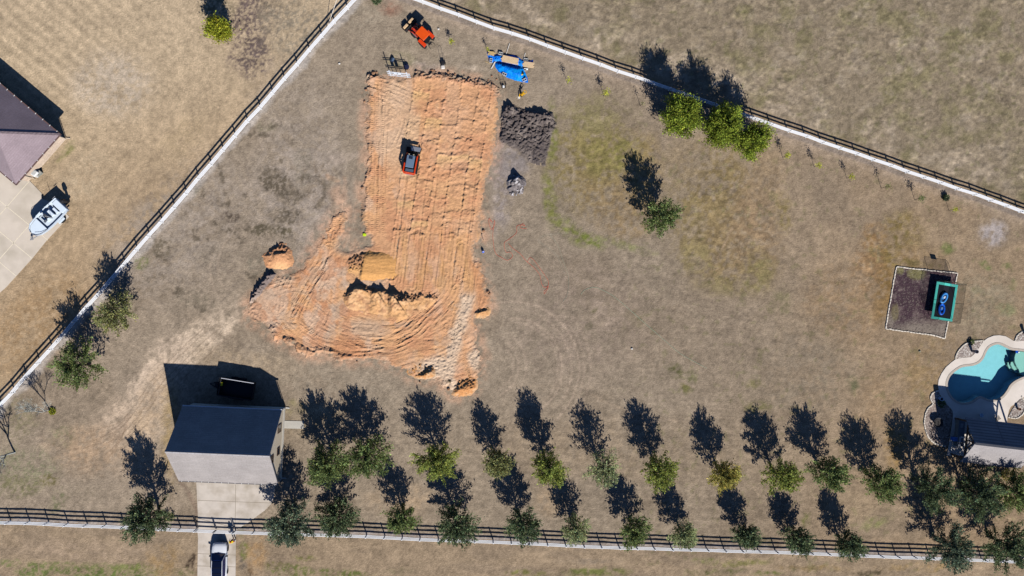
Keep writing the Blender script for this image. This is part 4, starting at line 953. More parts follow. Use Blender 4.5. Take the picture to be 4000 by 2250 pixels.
for y, z, w, h in ((ww_ - 2.3, 1.7, 1.0, 1.7), (-.6, 1.9, .9, 1.3), (-1.0, 4.9, .95, 1.3)):
    f = obj('window', MB().beam((wl_ + .02, y - w / 2, z), (wl_ + .02, y + w / 2, z), .08, .08).beam((wl_ + .02, y - w / 2, z + h), (wl_ + .02, y + w / 2, z + h), .08, .08).beam((wl_ + .02, y - w / 2, z), (wl_ + .02, y - w / 2, z + h), .08, .08).beam((wl_ + .02, y + w / 2, z), (wl_ + .02, y + w / 2, z + h), .08, .08), mat('brown_trim', (92, 70, 56), .6, .05), gar)
    obj('pane', MB().box((wl_ + .015, y, z + h / 2), (.03, w - .06, h - .06)), GLASS, f)
for x in (-3.1, 3.1):
    d = obj('garage_door', MB().box((x, -ww_ - .03, 1.25), (4.4, .06, 2.4)), WHITE, gar)
mb = MB().tube([(wl_ + .1, ww_ - .02, 2.85), (wl_ + .1, ww_ - .02, .15), (wl_ + .6, ww_ - .02, .1)], .05, 6)
obj('downspout', mb, WHITE, gar)
mb = MB().tube([(wl_ + .1, -ww_ + .02, 2.85), (wl_ + .1, -ww_ + .02, .15), (wl_ + .6, -ww_ + .02, .1)], .05, 6)
obj('downspout', mb, WHITE, gar)

# ================================================================== neighbour's house
E1, E2 = W(233, 525, 2.9), W(62, 719, 2.9)
ha = ang(E2, E1)                                                # along the near eave
HWd = (E1 - E2).length
hc = (E1 + E2) / 2
hou = thing('brick_house', "neighbour's tan brick house with a brown hip roof, cut off at left", 'house', (hc.x, hc.y, 0), ha)
# local: x along the near eave, +y into the house
hw = HWd / 2; hl = 17.0; pit = math.tan(math.radians(40)); rz_ = 2.9 + hw * pit
RB = shingle('brown_shingles', (152, 136, 140), .2, .1, .93)
A, B, C_, D = (-hw, 0, 2.9), (hw, 0, 2.9), (hw, hl, 2.9), (-hw, hl, 2.9)
R1, R2 = (0, hw, rz_), (0, hl - hw, rz_)
mb = MB().add([A, B, C_, D, R1, R2], [(0, 1, 4), (1, 2, 5, 4), (2, 3, 5), (3, 0, 4, 5), (3, 2, 1, 0)])
r_ = obj('roof', mb, RB, hou)
mb = MB()
for a, b in ((B, R1), (R1, R2)):
    mb.beam(Vector(a) + Vector((0, 0, .02)), Vector(b) + Vector((0, 0, .03)), .26, .05)
obj('hip_cap', mb, shingle('hip_shingles', (140, 124, 127), .3, .08), r_)
i = .5
obj('wall', MB().box((0, hl / 2, 1.42), (2 * hw - 2 * i, hl - 2 * i, 2.84)), shingle('tan_brick', (214, 192, 170), .09, .16, .92), hou)
gm = mat('brown_gutter', (112, 88, 84), .5, .08)
g = obj('gutter', MB().box((0, -.07, 2.84), (2 * hw + .1, .13, .13)).box((hw + .07, hl / 2, 2.84), (.13, hl + .2, .13)).box((-hw - .07, hl / 2, 2.84), (.13, hl + .2, .13)), gm, hou)
for k in range(14): obj('hanger', MB().box((hw + .06, .5 + k * 1.15, 2.92), (.2, .06, .03)), WHITE, g)
for k in range(7): obj('hanger', MB().box((-hw + .7 + k * 1.1, -.06, 2.92), (.06, .18, .03)), WHITE, g)
for k in range(7): obj('hanger', MB().box((-hw - .06, .5 + k * 1.15, 2.92), (.2, .06, .03)), WHITE, g)
for x, y, dx in ((hw - i + .06, i - .06, .45), (-hw + i + .7, i - .08, 0)):
    obj('downspout', MB().tube([(hw - .05, .05, 2.8), (x, y, 2.5), (x, y, .2), (x + .4, y - .3, .1)] if dx else [(-hw + .7, -.02, 2.8), (x, y, 2.5), (x, y, .2), (x + .1, y - .4, .1)], .05, 6), mat('tan_pipe', (214, 196, 172), .5, .05), hou)
obj('fascia', MB().box((0, .02, 2.74), (2 * hw, .04, .16)), mat('fascia_paint', (200, 182, 160), .6, .05), hou)
ac = thing('air_conditioner', 'white square air conditioner against the tan brick wall', 'air conditioner', W(146, 678), ha)
obj('casing', MB().box((0, 0, .45), (.8, .8, .9), bev=.06), WHITE, ac)
obj('fan_grille', MB().lathe([(.3, .9), (.3, .93), (.05, .94)], n=14), mat('grille', (200, 200, 196), .5), ac)
for k, (x, y) in enumerate(((154, 683), (162, 677))):
    o = thing('utility_box', ('grey utility box beside the white air conditioner', 'small grey meter post beside the white air conditioner')[k], 'utility box', W(x, y), ha)
    obj('cabinet', MB().box((0, 0, .25), (.45, .35, .5), bev=.04), mat('grey_steel_%d' % k, (150, 150, 140), .5), o)
    obj('lid', MB().box((0, 0, .52), (.5, .4, .05)), mat('steel_lid_%d' % k, (176, 174, 164), .5), o)

# ================================================================== white three rail fences
POSTW = MB().box((0, 0, .68), (.13, .13, 1.36)).add([(-.09, -.09, 1.36), (.09, -.09, 1.36), (.09, .09, 1.36), (-.09, .09, 1.36), (0, 0, 1.45)], [(0, 1, 4), (1, 2, 4), (2, 3, 4), (3, 0, 4), (3, 2, 1, 0)])
VINYL = mat('white_vinyl', (246, 246, 246), .45, .03, 2)
post0 = None
def fence(name, label, posts, mid, rw=.10, group='white rail fences round the yard'):
    global post0
    b = W(*mid)
    t = thing(name, label, 'fence', b, 0, group)
    pw = [W(x, y) - b for x, y in posts]
    for k, p in enumerate(pw):
        a = ang(pw[max(k - 1, 0)], pw[min(k + 1, len(pw) - 1)])
        if post0 is None:
            o = post0 = obj('post', POSTW, VINYL, t)
        else:
            o = post0.copy(); COL.objects.link(o); o.parent = t
        o.location = p; o.rotation_euler = (0, 0, a)
    rj = random.Random(len(posts))
    for z in (.36, .82, 1.28):
        mb = MB()
        sg = [rj.uniform(-.02, .02) for _ in pw]
        for k in range(len(pw) - 1):
            mb.beam(pw[k] + Vector((0, 0, z + sg[k])), pw[k + 1] + Vector((0, 0, z + sg[k + 1])), rw, .15 if rw > .08 else .11)
        obj('rail', mb, VINYL, t)
    return t
def respace(pts, n=None, step=2.42, skip=()):                   # fill a survey path with posts
    out = []
    for a, b in zip(pts, pts[1:]):
        L = (W(*a) - W(*b)).length
        k = max(1, round(L / step))
        out += [(a[0] + (b[0] - a[0]) * i / k, a[1] + (b[1] - a[1]) * i / k) for i in range(k)]
    return out + [pts[-1]]
fence('rail_fence', 'white three rail fence beside the lawn of the house at left', respace(LEFT_F), (700, 800))
fence('rail_fence', 'white three rail fence along the open field behind the tractor', respace(RIGHT_F), (2700, 385))
si = SOUTH_F.index((771, 2065))
fence('rail_fence', 'short white three rail fence from the left edge to the gate', respace(SOUTH_F[:si + 1]), (400, 2048), .085)
fence('rail_fence', 'long white three rail fence running behind the lower tree row', respace(SOUTH_F[si + 2:]), (2300, 2128), .085)
gt = thing('rail_gate', 'white double gate across the concrete driveway in front of the car', 'gate', W(846, 2068), 0)
gb = W(846, 2068)
GP = [W(773, 2065.5) - gb, W(845, 2069) - gb, W(847.5, 2069.2) - gb, W(920, 2072) - gb]
for k in (0, 2):
    p, q = GP[k], GP[k + 1]
    d = (q - p).normalized() * .12
    p, q = p + d * (1 if k == 0 else .2), q - d * (.2 if k == 0 else 1)
    mb = MB()
    for z in (.36, .82, 1.28): mb.beam(p + Vector((0, 0, z)), q + Vector((0, 0, z)), .085, .12)
    lf = obj('gate_leaf', mb, VINYL, gt)
    for e_ in (p, q): obj('stile', MB().box((e_.x, e_.y, .8), (.09, .09, 1.2)), mat('gate_post', (176, 172, 170), .5) if (k == 0) == (e_ is q) else VINYL, lf)
# ================================================================== pool
DECK = [(3560 + x / 4.025, 1280 + y / 4.025) for x, y in [(415, 900), (425, 820), (470, 720), (540, 620), (620, 550), (690, 497), (800, 470), (930, 462), (1000, 400), (1050, 330), (1130, 210), (1200, 160), (1290, 125), (1380, 118), (1480, 135), (1550, 175), (1600, 205), (1660, 212), (1780, 205), (1960, 220), (2200, 330), (2320, 560), (2250, 820), (2050, 960),
        (1771, 1090), (1700, 1120), (1630, 1190), (1560, 1240), (1530, 1300), (1508, 1400), (1500, 1470), (1500, 1560), (1860, 1600), (1860, 2060), (780, 2010), (560, 2010), (600, 1760), (640, 1500), (652, 1350), (640, 1300), (560, 1210), (480, 1120), (435, 1020)]]
DKM = mat('deck_concrete', (232, 220, 206), .85, .04, 2, bump=.003, bscale=16, dirt=(206, 194, 178), dirt_scale=.5, dirt_amt=.6)
struct(slab('pool_deck', DECK, -.12, .07, DKM, holes=[grow(POOL, 7)]))
struct(slab('pool_coping', grow(POOL, 8), -.12, .10, mat('coping_stone', (194, 180, 164), .8, .08, 3), holes=[grow(POOL, -.3)]))
PLM = mat('pool_plaster', (222, 234, 232), .7, .05, 1.5, bump=.002)
pw = wpoly(grow(POOL, .3))
tri = tessellate_polygon([[Vector((x, y, 0)) for x, y in pw]])
mb = MB()
n = len(pw)
mb.add([(x, y, -1.45) for x, y in pw] + [(x, y, .06) for x, y in pw], [tuple(t) for t in tri] + [((i + 1) % n, i, n + i, n + (i + 1) % n) for i in range(n)])
struct(obj('pool_basin', mb, PLM))
SHELFM = mat('shelf_plaster', (228, 222, 196), .7, .03, 2)
zz = lambda pts: [(3560 + x / 4.025, 1280 + y / 4.025) for x, y in pts]
struct(slab('pool_shelf', zz([(1700, 372), (1665, 410), (1648, 470), (1650, 540), (1680, 610), (1715, 660), (1735, 730), (1790, 762), (1940, 738), (2055, 690), (2075, 560), (1975, 444), (1800, 384)]), -1.44, -.32, SHELFM))
struct(slab('pool_step', zz([(1646, 545), (1620, 548), (1612, 585), (1640, 640), (1668, 672), (1690, 712), (1728, 728), (1712, 664), (1676, 612)]), -1.44, -.68, SHELFM))
struct(slab('pool_step', zz([(1610, 550), (1590, 556), (1588, 600), (1612, 650), (1630, 690), (1672, 694), (1662, 668), (1636, 640), (1608, 588)]), -1.44, -.98, SHELFM))
wm = bpy.data.materials.new('pool_water'); wm.use_nodes = True
nt = wm.node_tree
for nd in list(nt.nodes): nt.nodes.remove(nd)
oo = nt.nodes.new('ShaderNodeOutputMaterial'); tr = nt.nodes.new('ShaderNodeBsdfTransparent'); gl = nt.nodes.new('ShaderNodeBsdfGlossy')
tr.inputs['Color'].default_value = (.62, .945, .985, 1); gl.inputs['Roughness'].default_value = .06
mx = nt.nodes.new('ShaderNodeMixShader')
nz = nt.nodes.new('ShaderNodeTexNoise'); nz.inputs['Scale'].default_value = 4
tcx = nt.nodes.new('ShaderNodeTexCoord'); nt.links.new(tcx.outputs['Object'], nz.inputs['Vector'])
bp = nt.nodes.new('ShaderNodeBump'); bp.inputs['Distance'].default_value = .01; nt.links.new(nz.outputs['Fac'], bp.inputs['Height'])
nt.links.new(bp.outputs['Normal'], gl.inputs['Normal'])
mx.inputs[0].default_value = .035; nt.links.new(tr.outputs[0], mx.inputs[1]); nt.links.new(gl.outputs[0], mx.inputs[2]); nt.links.new(mx.outputs[0], oo.inputs[0])
tri2 = [tuple(t) for t in tri]
tri2 = [t if (Vector((*pw[t[1]], 0)) - Vector((*pw[t[0]], 0))).cross(Vector((*pw[t[2]], 0)) - Vector((*pw[t[0]], 0))).z > 0 else t[::-1] for t in tri2]
struct(obj('pool_water', MB().add([(x, y, -.07) for x, y in pw], tri2), wm))
sk = thing('pool_toy', 'small blue and white float at the edge of the pool shelf', 'pool toy', W(3973, 1373))
obj('ring', MB().lathe([(.12, -.07), (.24, -.05), (.26, .03), (.2, .08), (.12, .03)], n=12), mat('blue_plastic', (20, 90, 200), .4), sk)
obj('cap', MB().box((.2, -.08, .05), (.22, .2, .12), bev=.04), WHITE, sk)
# gravel beds with white stone edging, mulch bed
STONE = mat('edging_stone', (232, 220, 202), .85, .12, 4, bump=.01)
def gravel_color(px, py, d, base, alt, dark, s):
    k = vn(px / 2.6, py / 2.6, s); k2 = fbm(px / 12, py / 12, s + 1)
    c = np.empty(px.shape + (3,)); c[:] = nlin(base)
    c = mixc(c, nlin(alt), ss(.6, .75, k)); c = mixc(c, nlin(dark), ss(.42, .25, k) * .7)
    return shade(c, px, py, s + 2, .25), .05 + .05 * (k - .5)
def bed(name, label, cat, poly, edge, colors, s, ew=.16, part='gravel', parts_edge='stone_edging', group=None):
    cx = sum(p[0] for p in poly) / len(poly); cy = sum(p[1] for p in poly) / len(poly)
    b = W(cx, cy)
    t = thing(name, label, cat, b, 0, group)
    def hf(px, py, d):
        c, h = gravel_color(px, py, d, *colors, s)
        return np.where(d < -.02, -.5, h), c
    hfield(part, poly, hf, SOIL, step=.1, parent=t, ragged=0.0, margin=.2, origin=b)
    rj = random.Random(s)
    mb = MB()
    for a, e2 in zip(edge, edge[1:]):
        p, q = W(*a) - b, W(*e2) - b
        L = (q - p).length; k = max(1, round(L / .38))
        for i in range(k):
            m_ = p + (q - p) * ((i + .5) / k)
            mb.box((m_.x + rj.uniform(-.02, .02), m_.y + rj.uniform(-.02, .02), .06), (L / k * .93, ew * rj.uniform(.85, 1.2), .16), ang(p, q) + rj.uniform(-.08, .08), .9)
    obj(parts_edge, mb, STONE, t)
    return t
GV = ((166, 152, 142), (214, 206, 196), (98, 84, 78))
z2 = lambda pts: [(3580 + x / 4.262, 1560 + y / 4.262) for x, y in pts]
arc1 = smooth(zz([(690, 492), (702, 430), (740, 360), (800, 292), (870, 248), (940, 222), (1040, 210), (1125, 206)]), 3, False)
bed('gravel_bed', 'grey gravel bed with a tall dark pot above the pool', 'gravel bed', arc1 + zz([(1130, 212), (1050, 330), (1000, 400), (930, 462), (800, 470), (700, 495)]), arc1, GV, 151, group='gravel beds round the pool')
arc2 = smooth(zz([(425, 990), (345, 1018), (304, 1070), (300, 1130), (340, 1198)]), 3, False)
bed('gravel_bed', 'tiny gravel bed with a white rimmed pot left of the pool', 'gravel bed', arc2 + zz([(420, 1160), (480, 1120), (435, 1020)]), arc2, GV, 155, group='gravel beds round the pool')
arc3 = smooth(z2([(270, 82), (190, 150), (142, 250), (125, 380), (145, 500), (182, 610), (240, 682), (320, 742), (480, 782)]), 3, False)
bed('gravel_bed', 'large shaded gravel bed holding a round fire pit', 'gravel bed', arc3 + z2([(520, 780), (560, 550), (600, 300), (612, 205), (560, 120), (470, 60), (360, 20)]), arc3, ((150, 134, 124), (186, 172, 160), (96, 82, 76)), 159, group='gravel beds round the pool')
arc4 = smooth(z2([(1516, 296), (1640, 316), (1710, 292), (1780, 215), (1800, 100), (1760, -20), (1740, -50)]), 3, False)
bed('gravel_bed', 'pale gravel bed with a clay pot at right of the pool path', 'gravel bed', arc4 + z2([(1720, -2), (1640, 75), (1575, 180), (1540, 250)]), arc4, GV, 163, group='gravel beds round the pool')
arc5 = smooth(zz([(1628, 205), (1650, 140), (1700, 90), (1760, 60), (1860, 50)]), 3, False)
bed('gravel_bed', 'gravel bed cut by the right edge above the pool', 'gravel bed', arc5 + zz([(1960, 120), (1960, 215), (1780, 202), (1660, 208)]), arc5, GV, 167, group='gravel beds round the pool')
MUL = [(3500.6, 1042.6), (3739, 1068), (3714, 1195), (3689.4, 1323), (3640, 1309), (3575, 1300), (3458.4, 1284), (3478, 1165)]
def mul_h(px, py, d):
    k = vn(px / 2.4, py / 2.4, 171); nB = fbm(px / 26, py / 26, 172); nA = fbm(px / 9, py / 9, 174)
    c = np.empty(px.shape + (3,)); c[:] = nlin((78, 60, 66))
    c = mixc(c, nlin((118, 100, 98)), ss(.54, .7, nB) * .7)
    bare = np.maximum(ss(1235, 1300, py + .1 * (px - 3500) + 40 * (nB - .5)), ss(40, 10, np.hypot((px - 3480) / .5, (py - 1255) / 1.2)))
    c = mixc(c, nlin((146, 134, 120)), bare * .8)
    c = mixc(c, nlin((132, 126, 84)), np.maximum(ss(32, 16, np.hypot((px - 3580) / 1.5, py - 1068) + 14 * (nA - .5)), ss(22, 8, np.hypot((px - 3516), py - 1056) + 10 * (nA - .5))) * .85)
    c = mixc(c, nlin((128, 118, 84)), ss(26, 14, np.hypot((px - 3496) / .8, (py - 1220) / 1.6) + 10 * (nA - .5)) * .7)
    c = mixc(c, nlin((150, 140, 126)), ss(.72, .82, k) * .5)
    c = mixc(c, nlin((54, 42, 44)), ss(.38, .22, k) * .5)
    return np.where(d < -.02, -.5, .04 + .06 * (k - .5)), shade(c, px, py, 173, .2)
mbase = W(3600, 1180)
mt = thing('mulch_bed', 'square dark mulch bed edged with white stones under the trampoline', 'mulch bed', mbase)
hfield('mulch', MUL, mul_h, SOIL, step=.1, parent=mt, ragged=0, margin=.2, origin=mbase)
mb = MB(); rj = random.Random(5)
lp = MUL + [MUL[0]]
for a, e2 in zip(lp, lp[1:]):
    p, q = W(*a) - mbase, W(*e2) - mbase
    L = (q - p).length; k = max(1, round(L / .42))
    for i in range(k):
        m_ = p + (q - p) * ((i + .5) / k)
        mb.box((m_.x + rj.uniform(-.03, .03), m_.y + rj.uniform(-.03, .03), .06), (L / k * .95, .15 * rj.uniform(.8, 1.2), .17), ang(p, q) + rj.uniform(-.06, .06), .9)
obj('stone_edging', mb, STONE, mt)
# ================================================================== poolside pavilion
n1, s1 = W(3774.7, 1631.6, 3), W(3749, 1804, 3)
n2 = W(4000, 1658, 3)
pa = ang(n1, n2)
wid = (n1 - s1).length
ux = Vector((math.cos(pa), math.sin(pa), 0)); uy = Vector((-ux.y, ux.x, 0))
mid = (n1 + s1) / 2
PL_ = 8.3
pc = mid + ux * PL_ / 2
pav = thing('pool_pavilion', 'open pool pavilion with a ridged grey gable roof at the right edge', 'pavilion', (pc.x, pc.y, 0), pa)
hwid = wid / 2; hx = PL_ / 2; rzp = 3 + hwid * .86
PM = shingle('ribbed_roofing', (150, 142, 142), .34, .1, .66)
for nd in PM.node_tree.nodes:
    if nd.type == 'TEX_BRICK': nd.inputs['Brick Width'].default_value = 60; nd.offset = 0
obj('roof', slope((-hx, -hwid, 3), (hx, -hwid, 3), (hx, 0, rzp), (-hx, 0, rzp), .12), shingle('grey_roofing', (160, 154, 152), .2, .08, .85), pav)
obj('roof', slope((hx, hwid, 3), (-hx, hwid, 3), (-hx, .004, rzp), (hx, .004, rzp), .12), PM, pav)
obj('ridge_cap', MB().beam((-hx, 0, rzp + .02), (hx, 0, rzp + .02), .3, .05), mat('ridge_metal', (70, 72, 80), .6), pav)
WOOD = mat('brown_timber', (112, 84, 62), .7, .15, 3)
for x in (-hx + .5, 0, hx - .5):
    for y in (-hwid + .5, hwid - .5):
        obj('post', MB().box((x, y, 1.45), (.2, .2, 2.9)), WOOD, pav)
for y in (-hwid + .5, hwid - .5): obj('beam', MB().beam((-hx + .2, y, 2.92), (hx - .2, y, 2.92), .16, .24), WOOD, pav)
for x in (-hx + .5, hx - .5):
    obj('truss', MB().beam((x, -hwid + .5, 2.95), (x, hwid - .5, 2.95), .14, .2).beam((x, 0, 2.95), (x, 0, rzp - .25), .14, .14).beam((x, -1.2, 3), (x, 0, rzp - 1), .1, .12).beam((x, 1.2, 3), (x, 0, rzp - 1), .1, .12), WOOD, pav)

# ================================================================== trees
BARK = mat('bark', (104, 90, 78), .95, .2, 6)
PALEBARK = mat('pale_bark', (176, 176, 166), .95, .15, 6)
LEAF = {k: leafmat('leaves_' + k, c, t + .1, 1.85) for k, c, t in (
    ('dark', (82, 94, 66), .28), ('blue', (86, 98, 78), .26), ('mid', (98, 110, 66), .32), ('bright', (122, 130, 66), .36), ('olive', (118, 120, 76), .34), ('gold', (142, 134, 70), .36),
    ('juniper', (110, 122, 46), .28), ('sap', (160, 164, 50), .34), ('yellow', (124, 128, 42), .30), ('grey', (124, 132, 92), .32))}
def leaves(name, P, D, size, m, parent, rg, bright=None):
    n = len(P)
    d = D + rg.normal(0, .75, (n, 3)); d /= np.linalg.norm(d, axis=1)[:, None] + 1e-9
    s = rg.normal(0, 1, (n, 3)); s -= (s * d).sum(1)[:, None] * d; s /= np.linalg.norm(s, axis=1)[:, None] + 1e-9
    L = (size * rg.uniform(.7, 1.35, n))[:, None]; w = L * .52
    V = np.stack([P - d * L * .5, P + s * w * .5, P + d * L * .6, P - s * w * .5], 1).reshape(-1, 3)
    q = np.arange(4 * n).reshape(n, 4)
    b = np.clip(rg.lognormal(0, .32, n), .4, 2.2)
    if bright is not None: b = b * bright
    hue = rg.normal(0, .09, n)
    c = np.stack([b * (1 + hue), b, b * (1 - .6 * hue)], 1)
    me_c = np.repeat(c, 4, 0)
    me = bpy.data.meshes.new(name)
    me.vertices.add(4 * n); me.vertices.foreach_set('co', V.astype(np.float32).ravel())
    me.loops.add(4 * n); me.loops.foreach_set('vertex_index', q.astype(np.int32).ravel())
    me.polygons.add(n); me.polygons.foreach_set('loop_start', np.arange(0, 4 * n, 4, dtype=np.int32))
    me.update(calc_edges=True)
    a = me.color_attributes.new('Col', 'FLOAT_COLOR', 'POINT')
    a.data.foreach_set('color', np.concatenate([me_c, np.ones((4 * n, 1))], 1).astype(np.float32).ravel())
    me.materials.append(m)
    o = bpy.data.objects.new(name, me); COL.objects.link(o); o.parent = parent
    return o
def tree(name, label, base, h, rc, key, seed, nleaf=3000, group=None, style='oak', size=.25, cat='tree', lean=(0, 0)):
    rg = np.random.RandomState(seed); rn = random.Random(seed)
    nleaf = int(nleaf * (1.6 if style == 'oak' else 1.9)); rc *= 1.0 if style == 'oak' else .9
    t = thing(name, label, cat, base, 0, group)
    lx, ly = lean
    axis = lambda z: np.array([lx * z / h + .12 * math.sin(z * 1.1 + seed), ly * z / h + .12 * math.cos(z * .9 + seed * 2), z])
    mb = MB()
    tr_ = max(.05, .022 * h)
    zt = [h * k for k in (0, .12, .3, .5, .7, .88)]
    mb.tube([axis(z) for z in zt], [tr_ * 1.3, tr_, tr_ * .85, tr_ * .6, tr_ * .35, tr_ * .12], 7)
    P = []; D = []; B = []
    lump = [(rn.uniform(0, 6.28), rn.uniform(.75, 1.25)) for _ in range(5)]
    def env(u, az):
        if style == 'juniper':
            r = (1 - ((u - .36) / .66) ** 2) ** .62 if u > .36 else .62 + .38 * (u / .36)
        else:
            r = (1 - min(1, ((u - .4) / .64) ** 2)) ** .7 if u > .4 else .62 + .38 * max(0, (u - .14) / .26)
        k = 1 + .11 * math.sin(az * 2 + seed) + .09 * math.sin(az * 3 + seed * 1.7 + u * 3) + .1 * math.sin(az * 5 + u * 9 + seed)
        return rc * max(.08, r) * k
    nl = 60 if style == 'juniper' else 58
    per = max(8, nleaf // (nl + 5))
    for k in range(nl):
        az = k * 2.399 + rn.uniform(-.4, .4)
        u0 = (.08 if style == 'juniper' else .13) + (.62 if style == 'juniper' else .58) * (k + rn.random()) / nl
        rise = rn.uniform(.1, .3) if style != 'juniper' else rn.uniform(.06, .22)
        u1 = min(.97, u0 + rise)
        r1 = env(u1, az) * rn.uniform(.8, 1.08) * (.93 if style == 'juniper' else 1)
        p0 = axis(u0 * h); p1 = axis(u1 * h) + np.array([math.cos(az) * r1, math.sin(az) * r1, 0])
        pm = p0 * .5 + p1 * .5 + np.array([0, 0, -.06 * r1 if style == 'juniper' else .10 * r1])
        br = tr_ * .32
        mb.tube([p0, pm, p0 * .12 + p1 * .88], [br, br * .6, br * .2], 4, False)
        n = int(per * (.5 + .7 * r1 / rc))
        s = rg.uniform(.28, 1.06, n) ** .8
        a = (1 - s)[:, None] ** 2 * p0 + (2 * s * (1 - s))[:, None] * pm + (s ** 2)[:, None] * p1
        ns = 5                                                   # side twigs along the limb
        tw = rg.normal(0, 1, (ns, 3)); tw[:, 2] = np.abs(tw[:, 2]) * .5; tw /= np.linalg.norm(tw, axis=1)[:, None]
        sid = rg.randint(0, ns, n)
        a = a + tw[sid] * (rg.uniform(0, .55, n) * (.42 + .34 * rc / 1.7))[:, None] + rg.normal(0, .10 if style != 'juniper' else .26, (n, 3))
        P.append(a)
        out = p1 - p0; out /= np.linalg.norm(out)
        D.append(np.tile(out + np.array([0, 0, .35]), (n, 1)) + tw[sid] * .6)
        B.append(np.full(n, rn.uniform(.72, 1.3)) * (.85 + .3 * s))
    for k in range(5):                                           # upright leaders: the spiky top
        az = rn.uniform(0, 6.28); r = rc * rn.uniform(.05, .38)
        p0 = axis(h * .6); p1 = axis(h * rn.uniform(.86, 1.02)) + np.array([math.cos(az) * r, math.sin(az) * r, 0])
        n = per
        s = rg.uniform(0, 1, n)
        P.append(p0 * (1 - s)[:, None] + p1 * s[:, None] + rg.normal(0, 1, (n, 3)) * (.26 * (1.1 - s))[:, None])
        D.append(np.tile(np.array([0, 0, 1.0]), (n, 1))); B.append(np.full(n, rn.uniform(.8, 1.2)))
    obj('trunk', mb, BARK, t)
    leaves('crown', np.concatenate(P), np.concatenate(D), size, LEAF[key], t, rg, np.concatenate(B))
    return t
TANEL = math.tan(SUN_EL)
def solve(c, s):                                                # crown centre and shadow tip in the picture -> trunk base and height
    lo, hi = 1.0, 14.0
    for _ in range(40):
        h = (lo + hi) / 2
        b = W(c[0], c[1], .5 * h)
        tip = b.y + h / TANEL * math.cos(SUN_AZ)
        if tip < W(*s).y: lo = h
        else: hi = h
    b = W(c[0], c[1], .5 * h)
    return Vector((b.x, b.y, 0)), h
K = 1.5528
UP = [((825, 1165), (800, 985), 112, 'mid', 'left end', 3400), ((925, 1150), (900, 985), 118, 'mid', 0, 3400), ((1100, 1162), (1060, 985), 104, 'bright', 0, 3000), ((1250, 1163), (1205, 1015), 80, 'olive', 0, 1900), ((1382, 1180), (1330, 985), 92, 'bright', 0, 2900),
      ((1518, 1182), (1470, 1020), 96, 'grey', 0, 1500), ((1660, 1184), (1605, 1010), 96, 'bright', 0, 2700), ((1822, 1195), (1765, 1030), 80, 'gold', 0, 2300), ((1966, 1198), (1905, 1030), 94, 'bright', 0, 2700), ((2086, 1190), (2025, 1025), 98, 'mid', 0, 2900),
      ((2216, 1212), (2160, 1050), 100, 'mid', 0, 3000), ((2348, 1230), (2290, 1040), 118, 'dark', 0, 3200), ((2462, 1245), (2405, 1060), 128, 'dark', 0, 3600), ((2556, 1235), (2500, 1060), 116, 'mid', 0, 3400)]
ORD = ['first', 'second', 'third', 'fourth', 'fifth', 'sixth', 'seventh', 'eighth', 'ninth', 'tenth', 'eleventh', 'twelfth', 'thirteenth', 'fourteenth']
TONE = {'mid': 'green', 'bright': 'bright green', 'olive': 'thin olive', 'gold': 'golden green', 'grey': 'sparse pale green', 'dark': 'dark green', 'blue': 'dense dark green'}
for i, (c, s, w, key, _, nl) in enumerate(UP):
    b, h = solve((c[0] * K, c[1] * K), (s[0] * K, s[1] * K))
    tree('broadleaf_tree', '%s tree, %s from the left in the upper row right of the garage' % (TONE[key], ORD[i]), b, h, w * K / 2 * (H_CAM - .5 * h) / FPX * .96, key, 100 + i, int(nl * 1.15), 'trees in the upper row')
LOW = [((370, 1303), (355, 1092), 112, 'dark', 'dense dark green tree on the bottom fence left of the driveway', 3600), ((731, 1316), (722, 1132), 116, 'blue', 0, 3800), ((850, 1298), (818, 1150), 112, 'dark', 0, 3000), ((1011, 1306), (1000, 1152), 78, 'mid', 0, 2000),
       ((1148, 1318), (1122, 1150), 112, 'dark', 0, 3200), ((1315, 1322), (1290, 1145), 96, 'dark', 0, 2700), ((1446, 1332), (1420, 1200), 78, 'grey', 0, 1500), ((1596, 1334), (1570, 1195), 82, 'mid', 0, 2000), ((1720, 1344), (1690, 1215), 72, 'grey', 0, 1700),
       ((1878, 1350), (1850, 1225), 68, 'dark', 0, 1900), ((2008, 1360), (1965, 1240), 78, 'dark', 0, 1900), ((2134, 1368), (2085, 1235), 78, 'dark', 0, 2000), ((2392, 1376), (2312, 1200), 124, 'blue', 0, 3400), ((2530, 1372), (2470, 1190), 128, 'dark', 0, 3600)]
for i, (c, s, w, key, lab, nl) in enumerate(LOW):
    b, h = solve((c[0] * K, c[1] * K), (s[0] * K, s[1] * K))
    lab = lab or '%s tree, %s right of the driveway along the bottom fence' % (TONE[key], ORD[i - 1])
    tree('broadleaf_tree', lab, b, h, w * K / 2 * (H_CAM - .5 * h) / FPX * .96, key, 200 + i, int(nl * 1.15), 'trees along the bottom fence')
for i, (c, s, w, key, lab, nl) in enumerate([((195, 920), (182, 752), 116, 'mid', 'large green tree by the left fence, lower of two', 3300), ((290, 790), (272, 640), 92, 'olive', 'loose olive tree by the left fence, upper of two', 2200),
                                             ((1662, 545), (1627, 388), 92, 'mid', 'lone green tree in the middle of the right hand grass', 3300)]):
    b, h = solve((c[0] * K, c[1] * K), (s[0] * K, s[1] * K))
    tree('broadleaf_tree', lab, b, h, w * K / 2 * (H_CAM - .5 * h) / FPX, key, 300 + i, nl)
